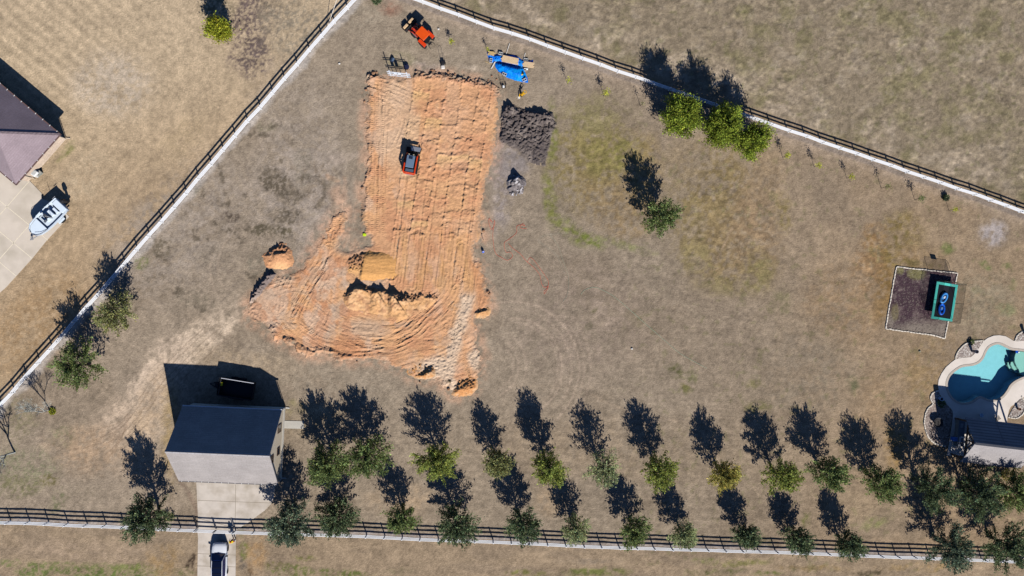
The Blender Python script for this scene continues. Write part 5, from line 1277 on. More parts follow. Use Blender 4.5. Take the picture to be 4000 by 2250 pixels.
for i, (c, s, w, lab, key) in enumerate([((1716, 292), (1664, 118), 112, 'bright yellow-green evergreen, left of three by the field fence', 'juniper'), ((1818, 318), (1757, 137), 118, 'green evergreen, middle of three by the field fence', 'juniper'), ((1897, 350), (1842, 190), 96, 'evergreen, right of three by the field fence', 'juniper'),
                                         ((549, 72), (544, -40), 58, 'small yellow-green evergreen outside the left fence near the top edge', 'yellow')]):
    b, h = solve((c[0] * K, c[1] * K), (s[0] * K, s[1] * K))
    tree('evergreen_tree', lab, b, h, w * K / 2 * (H_CAM - .45 * h) / FPX, key, 400 + i, (6200, 6400, 4600, 2600)[i], 'evergreens' if i < 3 else None, 'juniper', .24)
# leafless trees at the left edge
def bare(name, label, base, h, rc, seed, m, depth=5, lean=(0, 0, 0), fuzz=0):
    rn = random.Random(seed)
    t = thing(name, label, 'tree', base)
    mb = MB(); mt = MB(); tips = []
    def grow_(p, d, L, r, k):
        q = p + d * L
        mid_ = p + d * L * .5 + Vector((rn.uniform(-1, 1), rn.uniform(-1, 1), 0)) * L * .06
        (mt if k >= depth - 1 else mb).tube([p, mid_, q], [r, r * .8, r * .6], 5 if k > 2 else 4 if k > 0 else 3, False)
        if k == 0:
            tips.append((q, d)); return
        for _ in range(3 if k > 1 else 4):
            nd = (d + Vector((rn.uniform(-1, 1), rn.uniform(-1, 1), rn.uniform(-.25, .55))) * .85).normalized()
            grow_(q - d * L * rn.uniform(0, .35), nd, L * rn.uniform(.62, .86), r * .68, k - 1)
    d0 = (Vector((0, 0, 1)) + Vector(lean)).normalized()
    grow_(Vector((0, 0, 0)), d0, h * .34, max(.05, h * .022), depth)
    obj('trunk', mt, m, t)
    obj('branches', mb, m, t)
    if fuzz:
        rg = np.random.RandomState(seed)
        P = np.repeat(np.array([q for q, _ in tips]), fuzz, 0); P = P + rg.normal(0, .14, P.shape)
        D = np.repeat(np.array([d for _, d in tips]), fuzz, 0)
        leaves('crown', P, D, .12, LEAF['grey'], t, rg)
    return t
bare('bare_tree', 'large pale leafless tree cut by the left edge', W(58, 1767), 6.4, 2.8, 3, PALEBARK, 6, (-.12, 0, 0))
bare('bare_tree', 'small leaning leafless tree with a thin pale trunk', W(194, 1601), 3.9, 1.2, 8, PALEBARK, 6, (-.22, -.08, 0))
# saplings
def sapling(label, x, y, h, seed, key='sap', n=150, r=.42, shift=(18, -3)):
    rg = np.random.RandomState(seed)
    t = thing('sapling', label, 'sapling', W(x, y), 0, 'young trees planted in the grass')
    obj('trunk', MB().tube([(0, 0, 0), (.02, .02, h * .5), (.04, 0, h * .95)], [.035, .028, .012], 5), BARK, t)
    P = np.array([.03, 0, h * .86]) + rg.normal(0, 1, (n, 3)) * np.array([r * .5, r * .5, h * .15])
    leaves('crown', P, np.tile(np.array([0, 0, .6]), (n, 1)), .16, LEAF[key], t, rg)
sapling('yellow-green sapling to the right of the orange tractor', 1764, 173, 1.45, 1, n=110, r=.4)
sapling('thin sapling above the left end of the blue tarps', 1903, 200, 1.3, 2, n=45, r=.3)
sapling('sapling between the blue tarps and the field fence', 2216, 326, 1.9, 3, n=90, r=.38)
sapling('leafy sapling left of the three evergreens', 2358, 375, 2.0, 4, n=170, r=.5)
sapling('nearly bare sapling closest to the left of the three evergreens', 2501, 414, 1.8, 5, 'olive', 40, .3)
sapling('first yellow sapling to the right of the three evergreens', 3057, 615, 1.9, 6, n=140)
sapling('second yellow sapling to the right of the three evergreens', 3180, 652, 1.9, 7, n=150)
sapling('third yellow sapling to the right of the three evergreens', 3307, 696, 1.7, 8, n=110, r=.36)
sapling('fourth sapling to the right of the three evergreens', 3442, 735, 2.0, 9, 'olive', 90, .36)
sapling('fifth sapling to the right of the three evergreens, greenest leaves', 3572, 780, 2.0, 10, 'mid', 150, .5)
sapling('last sapling along the field fence near a dark bush', 3706, 822, 1.7, 11, n=110, r=.36)
def bush(label, x, y, h, r, key, seed, n=350):
    rg = np.random.RandomState(seed)
    t = thing('bush', label, 'bush', W(x, y))
    P = rg.normal(0, 1, (n, 3)); P /= np.linalg.norm(P, axis=1)[:, None]
    P = P * (rg.uniform(.3, 1, n) ** .5)[:, None] * np.array([r, r, h * .5]); P[:, 2] = np.abs(P[:, 2] + h * .4)
    mb = MB()
    for k in range(7): mb.tube([(0, 0, 0), tuple(P[k * 9])], [.03, .01], 4)
    obj('stems', mb, BARK, t)
    leaves('foliage', P, P * .8 + np.array([0, 0, .4]), .2, LEAF[key], t, rg)
bush('dark bush beside the field fence at right', 3690, 772, .8, .5, 'dark', 21, 260)
bush('low dark bush cut by the top edge beside the fence corner', 1473, 2, 1.0, .75, 'dark', 22, 420)
bush('yellow-green clump at the foot of the small leafless tree', 206, 1606, .35, .5, 'yellow', 23, 160)
bush('brown twiggy shrub at the driveway gate', 668, 2020, 1.1, .65, 'olive', 24, 160)
bush('small shrub in the gravel bed beside the tall dark pot', 3792, 1336, .5, .4, 'mid', 25, 160)
bush('shaded shrub between the two gravel beds left of the pool', 3672, 1575, .9, .6, 'dark', 26, 260)
bush('pale bush squeezed between pavilion and tree row', 3925, 1850, 1.3, .9, 'gold', 27, 420)

# ================================================================== machines
ORANGE = mat('orange_paint', (226, 66, 20), .4, .06, 2, spec=.5, coat=.2)
REDOR = mat('red_orange_paint', (214, 58, 34), .45, .08, 3, spec=.5)
RUBBER = mat('black_rubber', (38, 38, 40), .9, .15, 6)
BLACKM = mat('black_steel', (34, 34, 38), .6, .12, 4)
STEEL = mat('worn_steel', (176, 178, 184), .4, .1, 5, metal=.4)
DIRTM = mat('sand_load', (214, 180, 138), .95, .12, 5, bump=.02)
SEATM = mat('black_vinyl', (40, 40, 44), .6, .1, 4)
def wheel(t, c, r, w, rim, name='wheel'):
    o = obj(name, MB().wheel(c, r, w), RUBBER, t)
    obj('rim', MB().wheel(c, r * .58, w * .8, 14), rim, o)
    return o
# compact tractor, x forward
p = W(1649, 128, 2.35); q = W(1576, 72, .8)
ta = ang(p, q)
tr = thing('tractor', 'orange tractor with a canopy and a black front bucket near the top fence', 'tractor', (p.x, p.y, 0), ta)
for y in (-.78, .78):
    wheel(tr, (-.62, y, .66), .66, .42, REDOR)
    wheel(tr, (1.12, y * .86, .42), .42, .26, REDOR)
    obj('fender', MB().box((-.62, y, 1.38), (1.15, .46, .06), bev=.02).box((-1.12, y, 1.2), (.08, .46, .4)).box((-.08, y, 1.22), (.08, .44, .3)), ORANGE, tr)
obj('body', MB().box((.1, 0, .72), (2.2, .5, .5), bev=.06).box((-.5, 0, .98), (1.0, .8, .2)), BLACKM, tr)
obj('hood', MB().box((.98, 0, 1.2), (1.25, .62, .62), taper=.9, bev=.08).box((1.62, 0, 1.1), (.08, .5, .5)), REDOR, tr)
obj('canopy', MB().box((-.1, 0, 2.38), (1.5, 1.3, .12), bev=.1), mat('orange_canopy', (232, 84, 18), .45, .06, 3, spec=.4), tr)
for x in (-.72, .5):
    for y in (-.5, .5): obj('canopy_post', MB().tube([(x, y, .9), (x, y, 2.34)], .035, 6), BLACKM, tr)
obj('seat', MB().box((-.42, 0, 1.28), (.5, .52, .14), bev=.05).box((-.68, 0, 1.55), (.12, .5, .5), bev=.05), SEATM, tr)
obj('steering_wheel', MB().lathe([(.2, 1.5), (.21, 1.53), (.03, 1.53)], (.2, 0, 0), 14), SEATM, tr)
for y in (-.62, .62):
    a = obj('loader_arm', MB().beam((.35, y, 1.25), (1.35, y, 1.18), .09, .16).beam((1.35, y, 1.18), (2.05, y, .55), .09, .15), REDOR, tr)
    obj('ram', MB().tube([(.62, y, .85), (1.42, y, .98)], .045, 6), STEEL, a)
obj('crossbar', MB().beam((1.72, -.6, .84), (1.72, .6, .84), .1, .1), REDOR, tr)
bk = obj('bucket', MB().loft([[(2.1, y, .12), (2.1, y, .78), (2.2, y, .86), (2.28, y, .8), (2.24, y, .2), (2.95, y, .16), (3.05, y, .1)] for y in (-.98, .98)]).box((2.52, -.96, .36), (.8, .05, .5), taper=.8).box((2.52, .96, .36), (.8, .05, .5), taper=.8).box((2.5, .05, .3), (.7, .06, .3)), BLACKM, tr)
obj('load', MB().box((2.62, -.5, .5), (.36, .82, .62), bev=.06).box((2.62, .54, .5), (.36, .76, .62), bev=.06), DIRTM, bk)
obj('hitch', MB().beam((-1.2, -.35, .55), (-1.75, -.4, .5), .06, .08).beam((-1.2, .35, .55), (-1.75, .4, .5), .06, .08).beam((-1.2, 0, .95), (-1.65, 0, .9), .06, .06).box((-1.25, 0, .7), (.2, .5, .4)), BLACKM, tr)
obj('rear_lamp', MB().box((-1.16, .78, 1.3), (.08, .2, .14)).box((-1.16, -.78, 1.3), (.08, .2, .14)), mat('red_lens', (190, 20, 14), .3), tr)
# compact track loader
p = W(1599, 668, 1.0); q = W(1613, 590, 1.0)
la = ang(p, q); lc = W(1604, 636, 1.4)
lo_ = thing('track_loader', 'orange and grey compact track loader standing on the clay pad', 'loader', (lc.x, lc.y, .1), la)
for y in (-.76, .76):
    o = obj('track', MB().loft([[(-1.05, yy, .02), (.85, yy, .02), (1.15, yy, .3), (.95, yy, .62), (-1.0, yy, .66), (-1.25, yy, .35)] for yy in (y - .2, y + .2)]), RUBBER, lo_)
    mb = MB()
    for k in range(17): mb.box((-1.0 + k * .12, y, .665 - k * .0022), (.05, .4, .03))
    obj('tread', mb, RUBBER, o)
    obj('lift_arm', MB().beam((-1.3, y * .98, 1.5), (.95, y * .98, 1.28), .16, .22).beam((.95, y * .98, 1.28), (1.4, y * .9, .6), .14, .2).beam((-1.3, y * .98, 1.55), (-1.25, y * .98, .9), .16, .2), ORANGE, lo_)
obj('body', MB().box((-.1, 0, .85), (2.3, 1.2, .7), bev=.08), BLACKM, lo_)
obj('engine_cover', MB().box((-1.05, 0, 1.35), (.55, 1.1, .32), bev=.06), mat('dark_grey_panel', (84, 96, 112), .5, .06), lo_)
obj('rear_bumper', MB().box((-1.42, 0, 1.05), (.14, 1.5, .16), bev=.03).box((-1.32, 0, 1.52), (.12, 1.5, .12), bev=.03), ORANGE, lo_)
obj('bonnet_strip', MB().box((-1.5, .0, .8), (.06, 1.0, .3)), STEEL, lo_)
cb = obj('cab', MB().box((.1, 0, 1.6), (1.5, .98, .85), taper=.94, bev=.05), GLASS, lo_)
obj('cab_roof', MB().box((.06, 0, 2.08), (1.6, 1.06, .1), bev=.09), mat('slate_panel', (104, 124, 146), .5, .07, 3), lo_)
obj('roof_grille', MB().box((.55, 0, 2.15), (.34, .5, .04)), mat('blue_black', (26, 40, 66), .6), lo_)
obj('cab_corner', MB().box((.92, .5, 1.5), (.1, .1, 1.1)).box((.92, -.5, 1.5), (.1, .1, 1.1)), BLACKM, lo_)
bk = obj('bucket', MB().loft([[(1.45, y, .15), (1.45, y, .8), (1.55, y, .86), (1.6, y, .78), (1.58, y, .24), (2.2, y, .12), (2.25, y, .05)] for y in (-.92, .92)]).box((1.86, -.92, .4), (.72, .05, .62), taper=.75).box((1.86, .92, .4), (.72, .05, .62), taper=.75), BLACKM, lo_)
obj('lit_floor_patch', MB().add([(1.66, -.9, .9), (2.26, -.96, .78), (2.26, .42, .78), (1.66, .26, .9)], [(0, 1, 2, 3)]), STEEL, bk)  # sunlit part of the bucket floor, made as a raised pale plate
obj('work_lamp', MB().box((.98, .3, 2.0), (.08, .16, .1)).box((.98, -.3, 2.0), (.08, .16, .1)), mat('lamp_lens', (230, 220, 190), .2), lo_)
# dump trailer in the garage's shadow
tp = [W(859, 1476, 1.55), W(995, 1498, 1.55), W(975, 1563, 1.55), W(848, 1543, 1.55)]
tc_ = sum(tp, Vector()) / 4
da = ang(tp[1], tp[0])
dt = thing('dump_trailer', 'black dump trailer parked in the shadow behind the garage', 'trailer', (tc_.x, tc_.y, 0), da)
TL, TW = (tp[0] - tp[1]).length / 2, (tp[0] - tp[3]).length / 2
TRB = mat('black_trailer_paint', (30, 32, 38), .5, .08, 3)
obj('floor', MB().box((0, 0, .72), (2 * TL, 2 * TW, .1)), TRB, dt)
for y in (-TW, TW): obj('side_wall', MB().box((0, y, 1.14), (2 * TL, .06, .8)).beam((-TL, y, 1.56), (TL, y, 1.56), .12, .08), TRB, dt)
obj('sunlit_edge', MB().box((-.1, -TW, 1.62), (2 * TL * .94, .08, .04)), mat('sunlit_edge_paint', (222, 222, 226), .35, .04, metal=.2), dt)  # bright strip on the far edge alone: sunlight put into the colour
obj('end_wall', MB().box((TL, 0, 1.14), (.06, 2 * TW, .8)), TRB, dt)
obj('tailgate', MB().box((-TL, 0, 1.12), (.06, 2 * TW - .1, .76)), TRB, dt)
obj('battery_box', MB().box((TL - .35, -TW + .75, 1.5), (.36, .48, .3), bev=.04), mat('yellow_plastic', (216, 196, 30), .5, .06), dt)
obj('tarp_roller', MB().tube([(TL - .25, -TW + .1, 1.62), (TL - .25, TW - .1, 1.62)], .09, 8), BLACKM, dt)
obj('drawbar', MB().beam((TL, -.5, .6), (TL + 1.4, 0, .55), .1, .12).beam((TL, .5, .6), (TL + 1.4, 0, .55), .1, .12).box((TL + .35, 0, .85), (.4, .6, .4)), BLACKM, dt)
for x in (-.55, .45):
    for y in (-TW - .16, TW + .16): wheel(dt, (x, y, .38), .38, .22, STEEL)
for y in (-TW - .16, TW + .16): obj('mudguard', MB().box((-.05, y, .84), (2.0, .28, .05)), TRB, dt)
# sport utility car in the driveway, facing the garage
f0 = W(857, 2119, .8)
sv = thing('parked_car', 'white car with a black glass roof waiting at the gate', 'car', (f0.x - .02, f0.y - 2.42, .05), math.pi / 2 - .02)
CARW = mat('white_car_paint', (246, 248, 250), .3, .02, 1, spec=.5, coat=.4)
CGL = mat('sky_reflection_glass', (18, 34, 84), .05, .1, 1, spec=.9)  # navy is the reflected sky put into the base colour
def ring(x, hw, z0, z1, sh=.12, n=3):
    return [(x, -hw, z0 + .1), (x, -hw * .94, z0), (x, hw * .94, z0), (x, hw, z0 + .1), (x, hw, z1 - sh), (x, hw * .9, z1 - .03), (x, hw * .5, z1), (x, -hw * .5, z1), (x, -hw * .9, z1 - .03), (x, -hw, z1 - sh)]
obj('body', MB().loft([ring(-2.42, .8, .42, 1.0), ring(-2.3, .95, .3, 1.12), ring(-1.2, .98, .26, 1.14), ring(.6, .98, .26, 1.1), ring(1.2, .97, .27, 1.06), ring(1.9, .93, .28, .98), ring(2.25, .84, .32, .88), ring(2.42, .62, .4, .74)]), CARW, sv, True)
obj('windshield', MB().loft([[(1.08, -.86, 1.08), (1.22, 0, 1.1), (1.08, .86, 1.08), (.38, .66, 1.66), (.42, 0, 1.69), (.38, -.66, 1.66)], [(1.0, -.84, 1.04), (1.0, 0, 1.04), (1.0, .84, 1.04), (.34, .64, 1.62), (.34, 0, 1.62), (.34, -.64, 1.62)]]), CGL, sv)
obj('cabin_glass', MB().loft([[(.86, -.92, 1.06), (.86, .92, 1.06), (.3, .7, 1.64), (.3, -.7, 1.64)], [(-.6, -.94, 1.08), (-.6, .94, 1.08), (-.6, .72, 1.7), (-.6, -.72, 1.7)], [(-1.7, -.92, 1.1), (-1.7, .92, 1.1), (-1.7, .7, 1.66), (-1.7, -.7, 1.66)], [(-2.25, -.86, 1.1), (-2.25, .86, 1.1), (-2.05, .66, 1.56), (-2.05, -.66, 1.56)]]), CGL, sv)
obj('roof_panel', MB().loft([[(.28, -.6, 1.655), (.28, .6, 1.655), (.28, .58, 1.7), (.28, -.58, 1.7)], [(-.7, -.62, 1.705), (-.7, .62, 1.705), (-.7, .6, 1.745), (-.7, -.6, 1.745)], [(-2.02, -.58, 1.6), (-2.02, .58, 1.6), (-2.02, .56, 1.63), (-2.02, -.56, 1.63)]]), mat('black_roof_glass', (14, 22, 46), .15, .1, 1, spec=.4), sv)  # black roof glass with the reflected sky's blue put into its colour
for y in (-.66, .66): obj('roof_rail', MB().tube([(.3, y, 1.68), (-.7, y * 1.03, 1.76), (-2.0, y, 1.62)], .035, 6), CARW, sv)
obj('sunroof_bar', MB().box((-.55, 0, 1.752), (.03, 1.1, .012)).box((-1.35, 0, 1.72), (.03, 1.1, .012)), BLACKM, sv)
for y in (-1, 1):
    obj('pillar', MB().beam((1.0, .88 * y, 1.1), (.34, .69 * y, 1.66), .07, .06), CARW, sv)
    obj('mirror', MB().box((.78, 1.08 * y, 1.14), (.2, .24, .16), bev=.05), BLACKM, sv)
    obj('headlight', MB().box((2.18, .68 * y, .8), (.3, .26, .12), bev=.05), mat('lamp_glass_%d' % y, (210, 220, 226), .1, .03, spec=.8), sv)
    for x in (1.5, -1.45): wheel(sv, (x, .88 * y, .36), .36, .24, STEEL)
obj('wiper', MB().beam((1.12, .5, 1.12), (1.02, -.1, 1.2), .03, .02), BLACKM, sv)
# boat on a trailer
b0, b1 = W(0 + 1240 / 5.175, 680 + 600 / 5.175, 1.5), W(0 + 650 / 5.175, 680 + 1200 / 5.175, 1.5)
ba = ang(b0, b1); bcen = (b0 + b1) / 2
BL = (b1 - b0).length / 2
bt = thing('boat', 'white centre console motorboat on a trailer at the edge of the concrete', 'boat', (bcen.x, bcen.y, .05), ba)
HULL = mat('white_gelcoat', (228, 241, 252), .3, .03, 1.5, spec=.5)
def hull_ring(x, hw, zk, zg):
    return [(x, -hw, zg), (x, -hw * .93, zg - .45), (x, -hw * .5, zk + .12), (x, 0, zk), (x, hw * .5, zk + .12), (x, hw * .93, zg - .45), (x, hw, zg), (x, hw * .84, zg + .02), (x, hw * .82, zg - .06), (x, -hw * .82, zg - .06), (x, -hw * .84, zg + .02)]
prof = [(-BL, 1.12, .62, 1.42), (-BL * .5, 1.2, .6, 1.46), (0, 1.22, .6, 1.5), (BL * .45, 1.16, .62, 1.56), (BL * .75, .98, .7, 1.62), (BL * .92, .66, .85, 1.66), (BL, .22, 1.05, 1.68)]
mbh = MB()
for (x, hw, zk, zg), (x2, hw2, zk2, zg2) in zip(prof, prof[1:]):
    pass
rings = []
for x, hw, zk, zg in prof:
    rings.append([(x, -hw * .86, zg - .02), (x, -hw, zg), (x, -hw * .93, zg - .5), (x, -hw * .5, zk + .1), (x, 0, zk), (x, hw * .5, zk + .1), (x, hw * .93, zg - .5), (x, hw, zg), (x, hw * .86, zg - .02), (x, hw * .84, zg - .3), (x, -hw * .84, zg - .3)])
obj('hull', mbh.loft(rings), HULL, bt)
obj('bow_deck', MB().prism([(BL * .34, -.95), (BL * .75, -.8), (BL * .92, -.5), (BL * .99, 0), (BL * .92, .5), (BL * .75, .8), (BL * .34, .95)], 1.05, 1.52), HULL, bt)
obj('stern_deck', MB().box((-BL + .42, 0, 1.2), (.8, 1.9, .42), bev=.05), HULL, bt)
cs = obj('console', MB().box((-.1, 0, 1.55), (.8, .9, 1.1), taper=.86, bev=.08), HULL, bt)
obj('windscreen', MB().add([(.38, -.5, 2.0), (.2, -.42, 2.5), (.2, .42, 2.5), (.38, .5, 2.0), (-.1, -.5, 2.0), (-.1, -.42, 2.4), (-.1, .42, 2.4), (-.1, .5, 2.0)], [(0, 3, 2, 1), (4, 0, 1, 5), (3, 7, 6, 2)]), mat('smoked_acrylic', (78, 84, 96), .2, .1, spec=.6), cs)
obj('instrument_panel', MB().box((-.3, 0, 2.05), (.4, .7, .12)), mat('dark_dash', (70, 74, 84), .5, .2, 12), cs)
obj('leaning_post', MB().box((-.95, 0, 1.72), (.42, 1.0, .16), bev=.05).box((-.95, 0, 1.3), (.3, .8, .7)), HULL, bt)
obj('bench', MB().box((-1.55, .1, 1.5), (.34, .9, .14), bev=.04).box((-1.6, .1, 1.25), (.24, .7, .5)), HULL, bt)
for y in (-1, 1): obj('gunwale_rail', MB().tube([(BL * .3, 1.1 * y, 1.58), (BL * .7, .96 * y, 1.78), (BL * .93, .5 * y, 1.84)], .022, 5), STEEL, bt)
ob = obj('outboard_motor', MB().box((-BL - .42, 0, 1.72), (.6, .42, .62), taper=.8, bev=.1).box((-BL - .42, 0, 1.0), (.3, .18, .9)).box((-BL - .5, 0, .5), (.5, .12, .14)), BLACKM, bt)
obj('cleat', MB().box((-BL + .1, 1.25, 1.44), (.5, .05, .05)).box((-BL + .1, -1.25, 1.44), (.5, .05, .05)), STEEL, bt)
for x, y in ((-.6, .5), (-1.2, -.7)): obj('antenna', MB().tube([(x, y, 1.5), (x - .1, y, 3.4 if y > 0 else 2.8)], .018, 5), WHITE, bt)
tl = obj('boat_trailer', MB().beam((-BL + .2, -.8, .5), (BL * .5, -.7, .55), .08, .12).beam((-BL + .2, .8, .5), (BL * .5, .7, .55), .08, .12).beam((BL * .5, -.7, .55), (BL + 1.1, 0, .5), .08, .1).beam((BL * .5, .7, .55), (BL + 1.1, 0, .5), .08, .1).beam((-.9, -1.15, .38), (-.9, 1.15, .38), .1, .1).tube([(BL + .6, 0, .5), (BL + .62, 0, 1.1)], .04, 6).box((BL + 1.0, 0, .28), (.1, .1, .5)).box((-1.2, 0, .52), (.1, 1.6, .1)), STEEL, bt)
for y in (-1.2, 1.2):
    wheel(bt, (-.9, y, .36), .36, .24, STEEL)
    obj('mudguard', MB().box((-.9, y, .76), (1.0, .3, .05), bev=.02), HULL, bt)
# ================================================================== trampoline with net
TQ = [W(3400 + x / 4.025, 980 + y / 4.025, .95) for x, y in [(1045, 475), (1388, 540), (1276, 1110), (952, 1065)]]
tcn = sum(TQ, Vector()) / 4
tb = Vector((tcn.x, tcn.y, 0))
ta_ = ang(TQ[3], TQ[0])
tm = thing('trampoline', 'rectangular trampoline with turquoise pads and a black net', 'trampoline', tb, ta_)
hx_, hy_ = ((TQ[0] - TQ[3]).length + (TQ[1] - TQ[2]).length) / 4, ((TQ[0] - TQ[1]).length + (TQ[3] - TQ[2]).length) / 4
AQ = mat('turquoise_vinyl', (92, 214, 196), .5, .06, 2)
obj('mat', MB().box((0, 0, .9), (2 * hx_ - .5, 2 * hy_ - .5, .015)), mat('black_mat', (30, 32, 40), .8, .1, 2), tm)
for s in (-1, 1):
    obj('pad', MB().box((0, s * (hy_ - .17), .95), (2 * hx_ - .68, .34, .06), bev=.02), AQ, tm)
    obj('pad', MB().box((s * (hx_ - .17), 0, .95), (.34, 2 * hy_, .06), bev=.02), AQ, tm)
    for x in (-hx_ * .6, hx_ * .6):
        obj('leg', MB().tube([(x - .5, s * (hy_ - .1), .9), (x - .5, s * (hy_ - .1), .06), (x + .5, s * (hy_ - .1), .06), (x + .5, s * (hy_ - .1), .9)], .03, 6), BLACKM, tm)
NETM = bpy.data.materials.new('black_netting'); NETM.use_nodes = True
nt = NETM.node_tree; bb = nt.nodes['Principled BSDF']
bb.inputs['Base Color'].default_value = (.02, .02, .02, 1); bb.inputs['Roughness'].default_value = .9; bb.inputs['Alpha'].default_value = .34
GRP = mat('green_black_pole', (44, 56, 40), .5, .1)
PT = [(x, y) for x, y in [(-hx_ - .08, -hy_ - .1), (0, -hy_ - .16), (hx_ + .08, -hy_ - .1), (hx_ + .08, hy_ + .1), (0, hy_ + .16), (-hx_ - .08, hy_ + .1)]]
for x, y in PT: obj('net_pole', MB().tube([(x, y, .1), (x * 1.01, y * 1.04, 1.2), (x * 1.01, y * 1.04, 2.45), (x * .98, y * .93, 2.8)], .026, 6), GRP, tm)
mb = MB()
for k in range(6):
    (xa, ya), (xb, yb) = PT[k], PT[(k + 1) % 6]
    mb.add([(xa * .98, ya * .93, .98), (xb * .98, yb * .93, .98), (xb * .98, yb * .93, 2.75), (xa * .98, ya * .93, 2.75)], [(0, 1, 2, 3)])
nt_o = obj('net', mb, NETM, tm)
mb = MB(); mb.tube([(x * .98, y * .93, 2.76) for x, y in PT + [PT[0]]], .016, 5)
obj('net_cord', mb, GRP, nt_o)
obj('basketball_board', MB().box((hx_ + .02, .25, 2.9), (.05, .8, .55), bev=.02), BLACKM, tm)
obj('hoop', MB().tube([(hx_ - .2 + .2 * math.cos(a), .25 + .2 * math.sin(a), 2.72) for a in np.linspace(0, 2 * math.pi, 13)], .012, 4), REDOR, tm)
fl = [(( 1150, 740), 62, (70, 150, 224), 'pale blue inflatable kayak on the trampoline, upper of two', (205, 214, 226)), ((1115, 915), 86, (26, 104, 222), 'deep blue inflatable kayak on the trampoline, lower of two', (120, 160, 206))]
for k, ((x, y), aa, col, lab, sc_) in enumerate(fl):
    c = W(3400 + x / 4.025, 980 + y / 4.025, 1.0)
    o = thing('inflatable_kayak', lab, 'inflatable kayak', (c.x, c.y, .91), math.radians(aa))
    bm_ = mat('blue_vinyl_%d' % k, col, .3, .06, 3, spec=.5)
    obj('tube', MB().tube([(.68 * math.cos(a), .34 * math.sin(a), .16) for a in np.linspace(0, 2 * math.pi, 19)], .15, 8, False), bm_, o, True)
    obj('floor', MB().ell((0, 0, .08), (.6, .28, .06), 14, 5), bm_, o)
    obj('seat', MB().box((.14, 0, .2), (.36, .3, .14), bev=.05), mat('pale_vinyl_%d' % k, sc_, .4, .04), o)
    obj('handle', MB().box((-.42, 0, .26), (.12, .3, .05), bev=.02), BLACKM, o)
# ================================================================== timber, tarps and tools at the top of the pad
TARP = vmat('blue_tarp', 6, .08, .03, 7, .45)
tz = lambda pts: [(1880 + x / 6.04, 160 + y / 6.04) for x, y in pts]
def tarp(name, label, poly, hf):
    cx = sum(p[0] for p in poly) / len(poly); cy = sum(p[1] for p in poly) / len(poly)
    b = W(cx, cy)
    o = hfield(name, poly, hf, TARP, step=.07, ragged=.05, margin=.2, origin=b, lo=-.03)
    o.location = b
    tag(o, label, 'tarp', 'blue tarps over the timber')
TA = tz([(120, 250), (150, 365), (185, 485), (230, 530), (335, 490), (480, 500), (870, 590), (960, 605), (1000, 595), (1230, 560), (1225, 440), (1110, 472), (940, 432), (870, 372), (760, 322), (620, 334), (500, 322), (420, 312), (330, 322), (240, 302)])
def tarp_col(px, py, s, base=(10, 112, 222), hi=(40, 156, 240)):
    c = np.empty(px.shape + (3,)); c[:] = nlin(base)
    return mixc(c, nlin(hi), ss(.48, .62, fbm(px / 14, py / 14, s)) * .7)
def tarpa(px, py, d):
    wr = vn((px + py * .4) / 3.0, (py - px * .4) / 7, 181); w2 = vn(px / 7, py / 5, 182)
    h = -.02 + ss(0, .35, d) * .26 + .16 * (wr - .5) * ss(0, .3, d) + .14 * (w2 - .5) * ss(0, .3, d)
    return np.where(d < -.02, -.2, np.maximum(h, .015)), tarp_col(px, py, 183)
tarp('tarp', 'crumpled blue tarp under the lumber, upper of two', TA, tarpa)
TBp = tz([(335, 505), (400, 472), (540, 505), (700, 540), (860, 580), (950, 592), (1000, 640), (1060, 790), (1100, 880), (1112, 1000), (960, 972), (760, 922), (600, 862), (500, 792), (400, 722), (330, 622), (310, 560)])
def tarpb(px, py, d):
    wr = vn((px + py * .5) / 3.2, (py - px * .5) / 8, 184); w2 = vn(px / 8, py / 6, 185)
    bulge = ss(0, .8, d) * ss(2062, 2030, px + .25 * (py - 270)) * .62
    h = .02 + bulge + (.12 * (wr - .5) + .10 * (w2 - .5)) * ss(0, .25, d) * (1 - .6 * ss(.35, .6, bulge))
    return np.where(d < -.02, -.2, np.maximum(h, .012)), tarp_col(px, py, 186, (6, 118, 222), (10, 154, 232))
tarp('tarp', 'smooth humped blue tarp over a pile, lower of two', TBp, tarpb)
PINE = mat('pine_boards', (222, 192, 152), .75, .08, 4)
PINE2 = mat('aged_boards', (206, 174, 118), .8, .1, 4)
def lumber(label, a, b, w, n, z, m, layers=2):
    p, q = W(*a), W(*b)
    c = (p + q) / 2; L = (q - p).length; r = ang(p, q)
    t = thing('lumber_stack', label, 'lumber', (c.x, c.y, z), r, 'stacks of lumber on the tarps')
    rj = random.Random(n)
    for j in range(layers):
        for k in range(n):
            obj('board', MB().box((rj.uniform(-.12, .12), (k - (n - 1) / 2) * w, .05 + j * .06), (L * rj.uniform(.94, 1.02), w * .93, .05), rj.uniform(-.004, .004)), m, t)
lumber('long pack of pale boards in the middle of the upper tarp', *tz([(480, 425), (868, 510)]), .145, 6, .3, PINE)
lumber('short pack of pale boards at the right end of the tarps', *tz([(985, 555), (1232, 592)]), .145, 5, .2, PINE)
lumber('weathered board ends at the left end of the tarps', *tz([(165, 300), (320, 320)]), .14, 4, .18, PINE2, 1)
BLOCKM = mat('concrete_block', (196, 196, 194), .9, .1, 5)
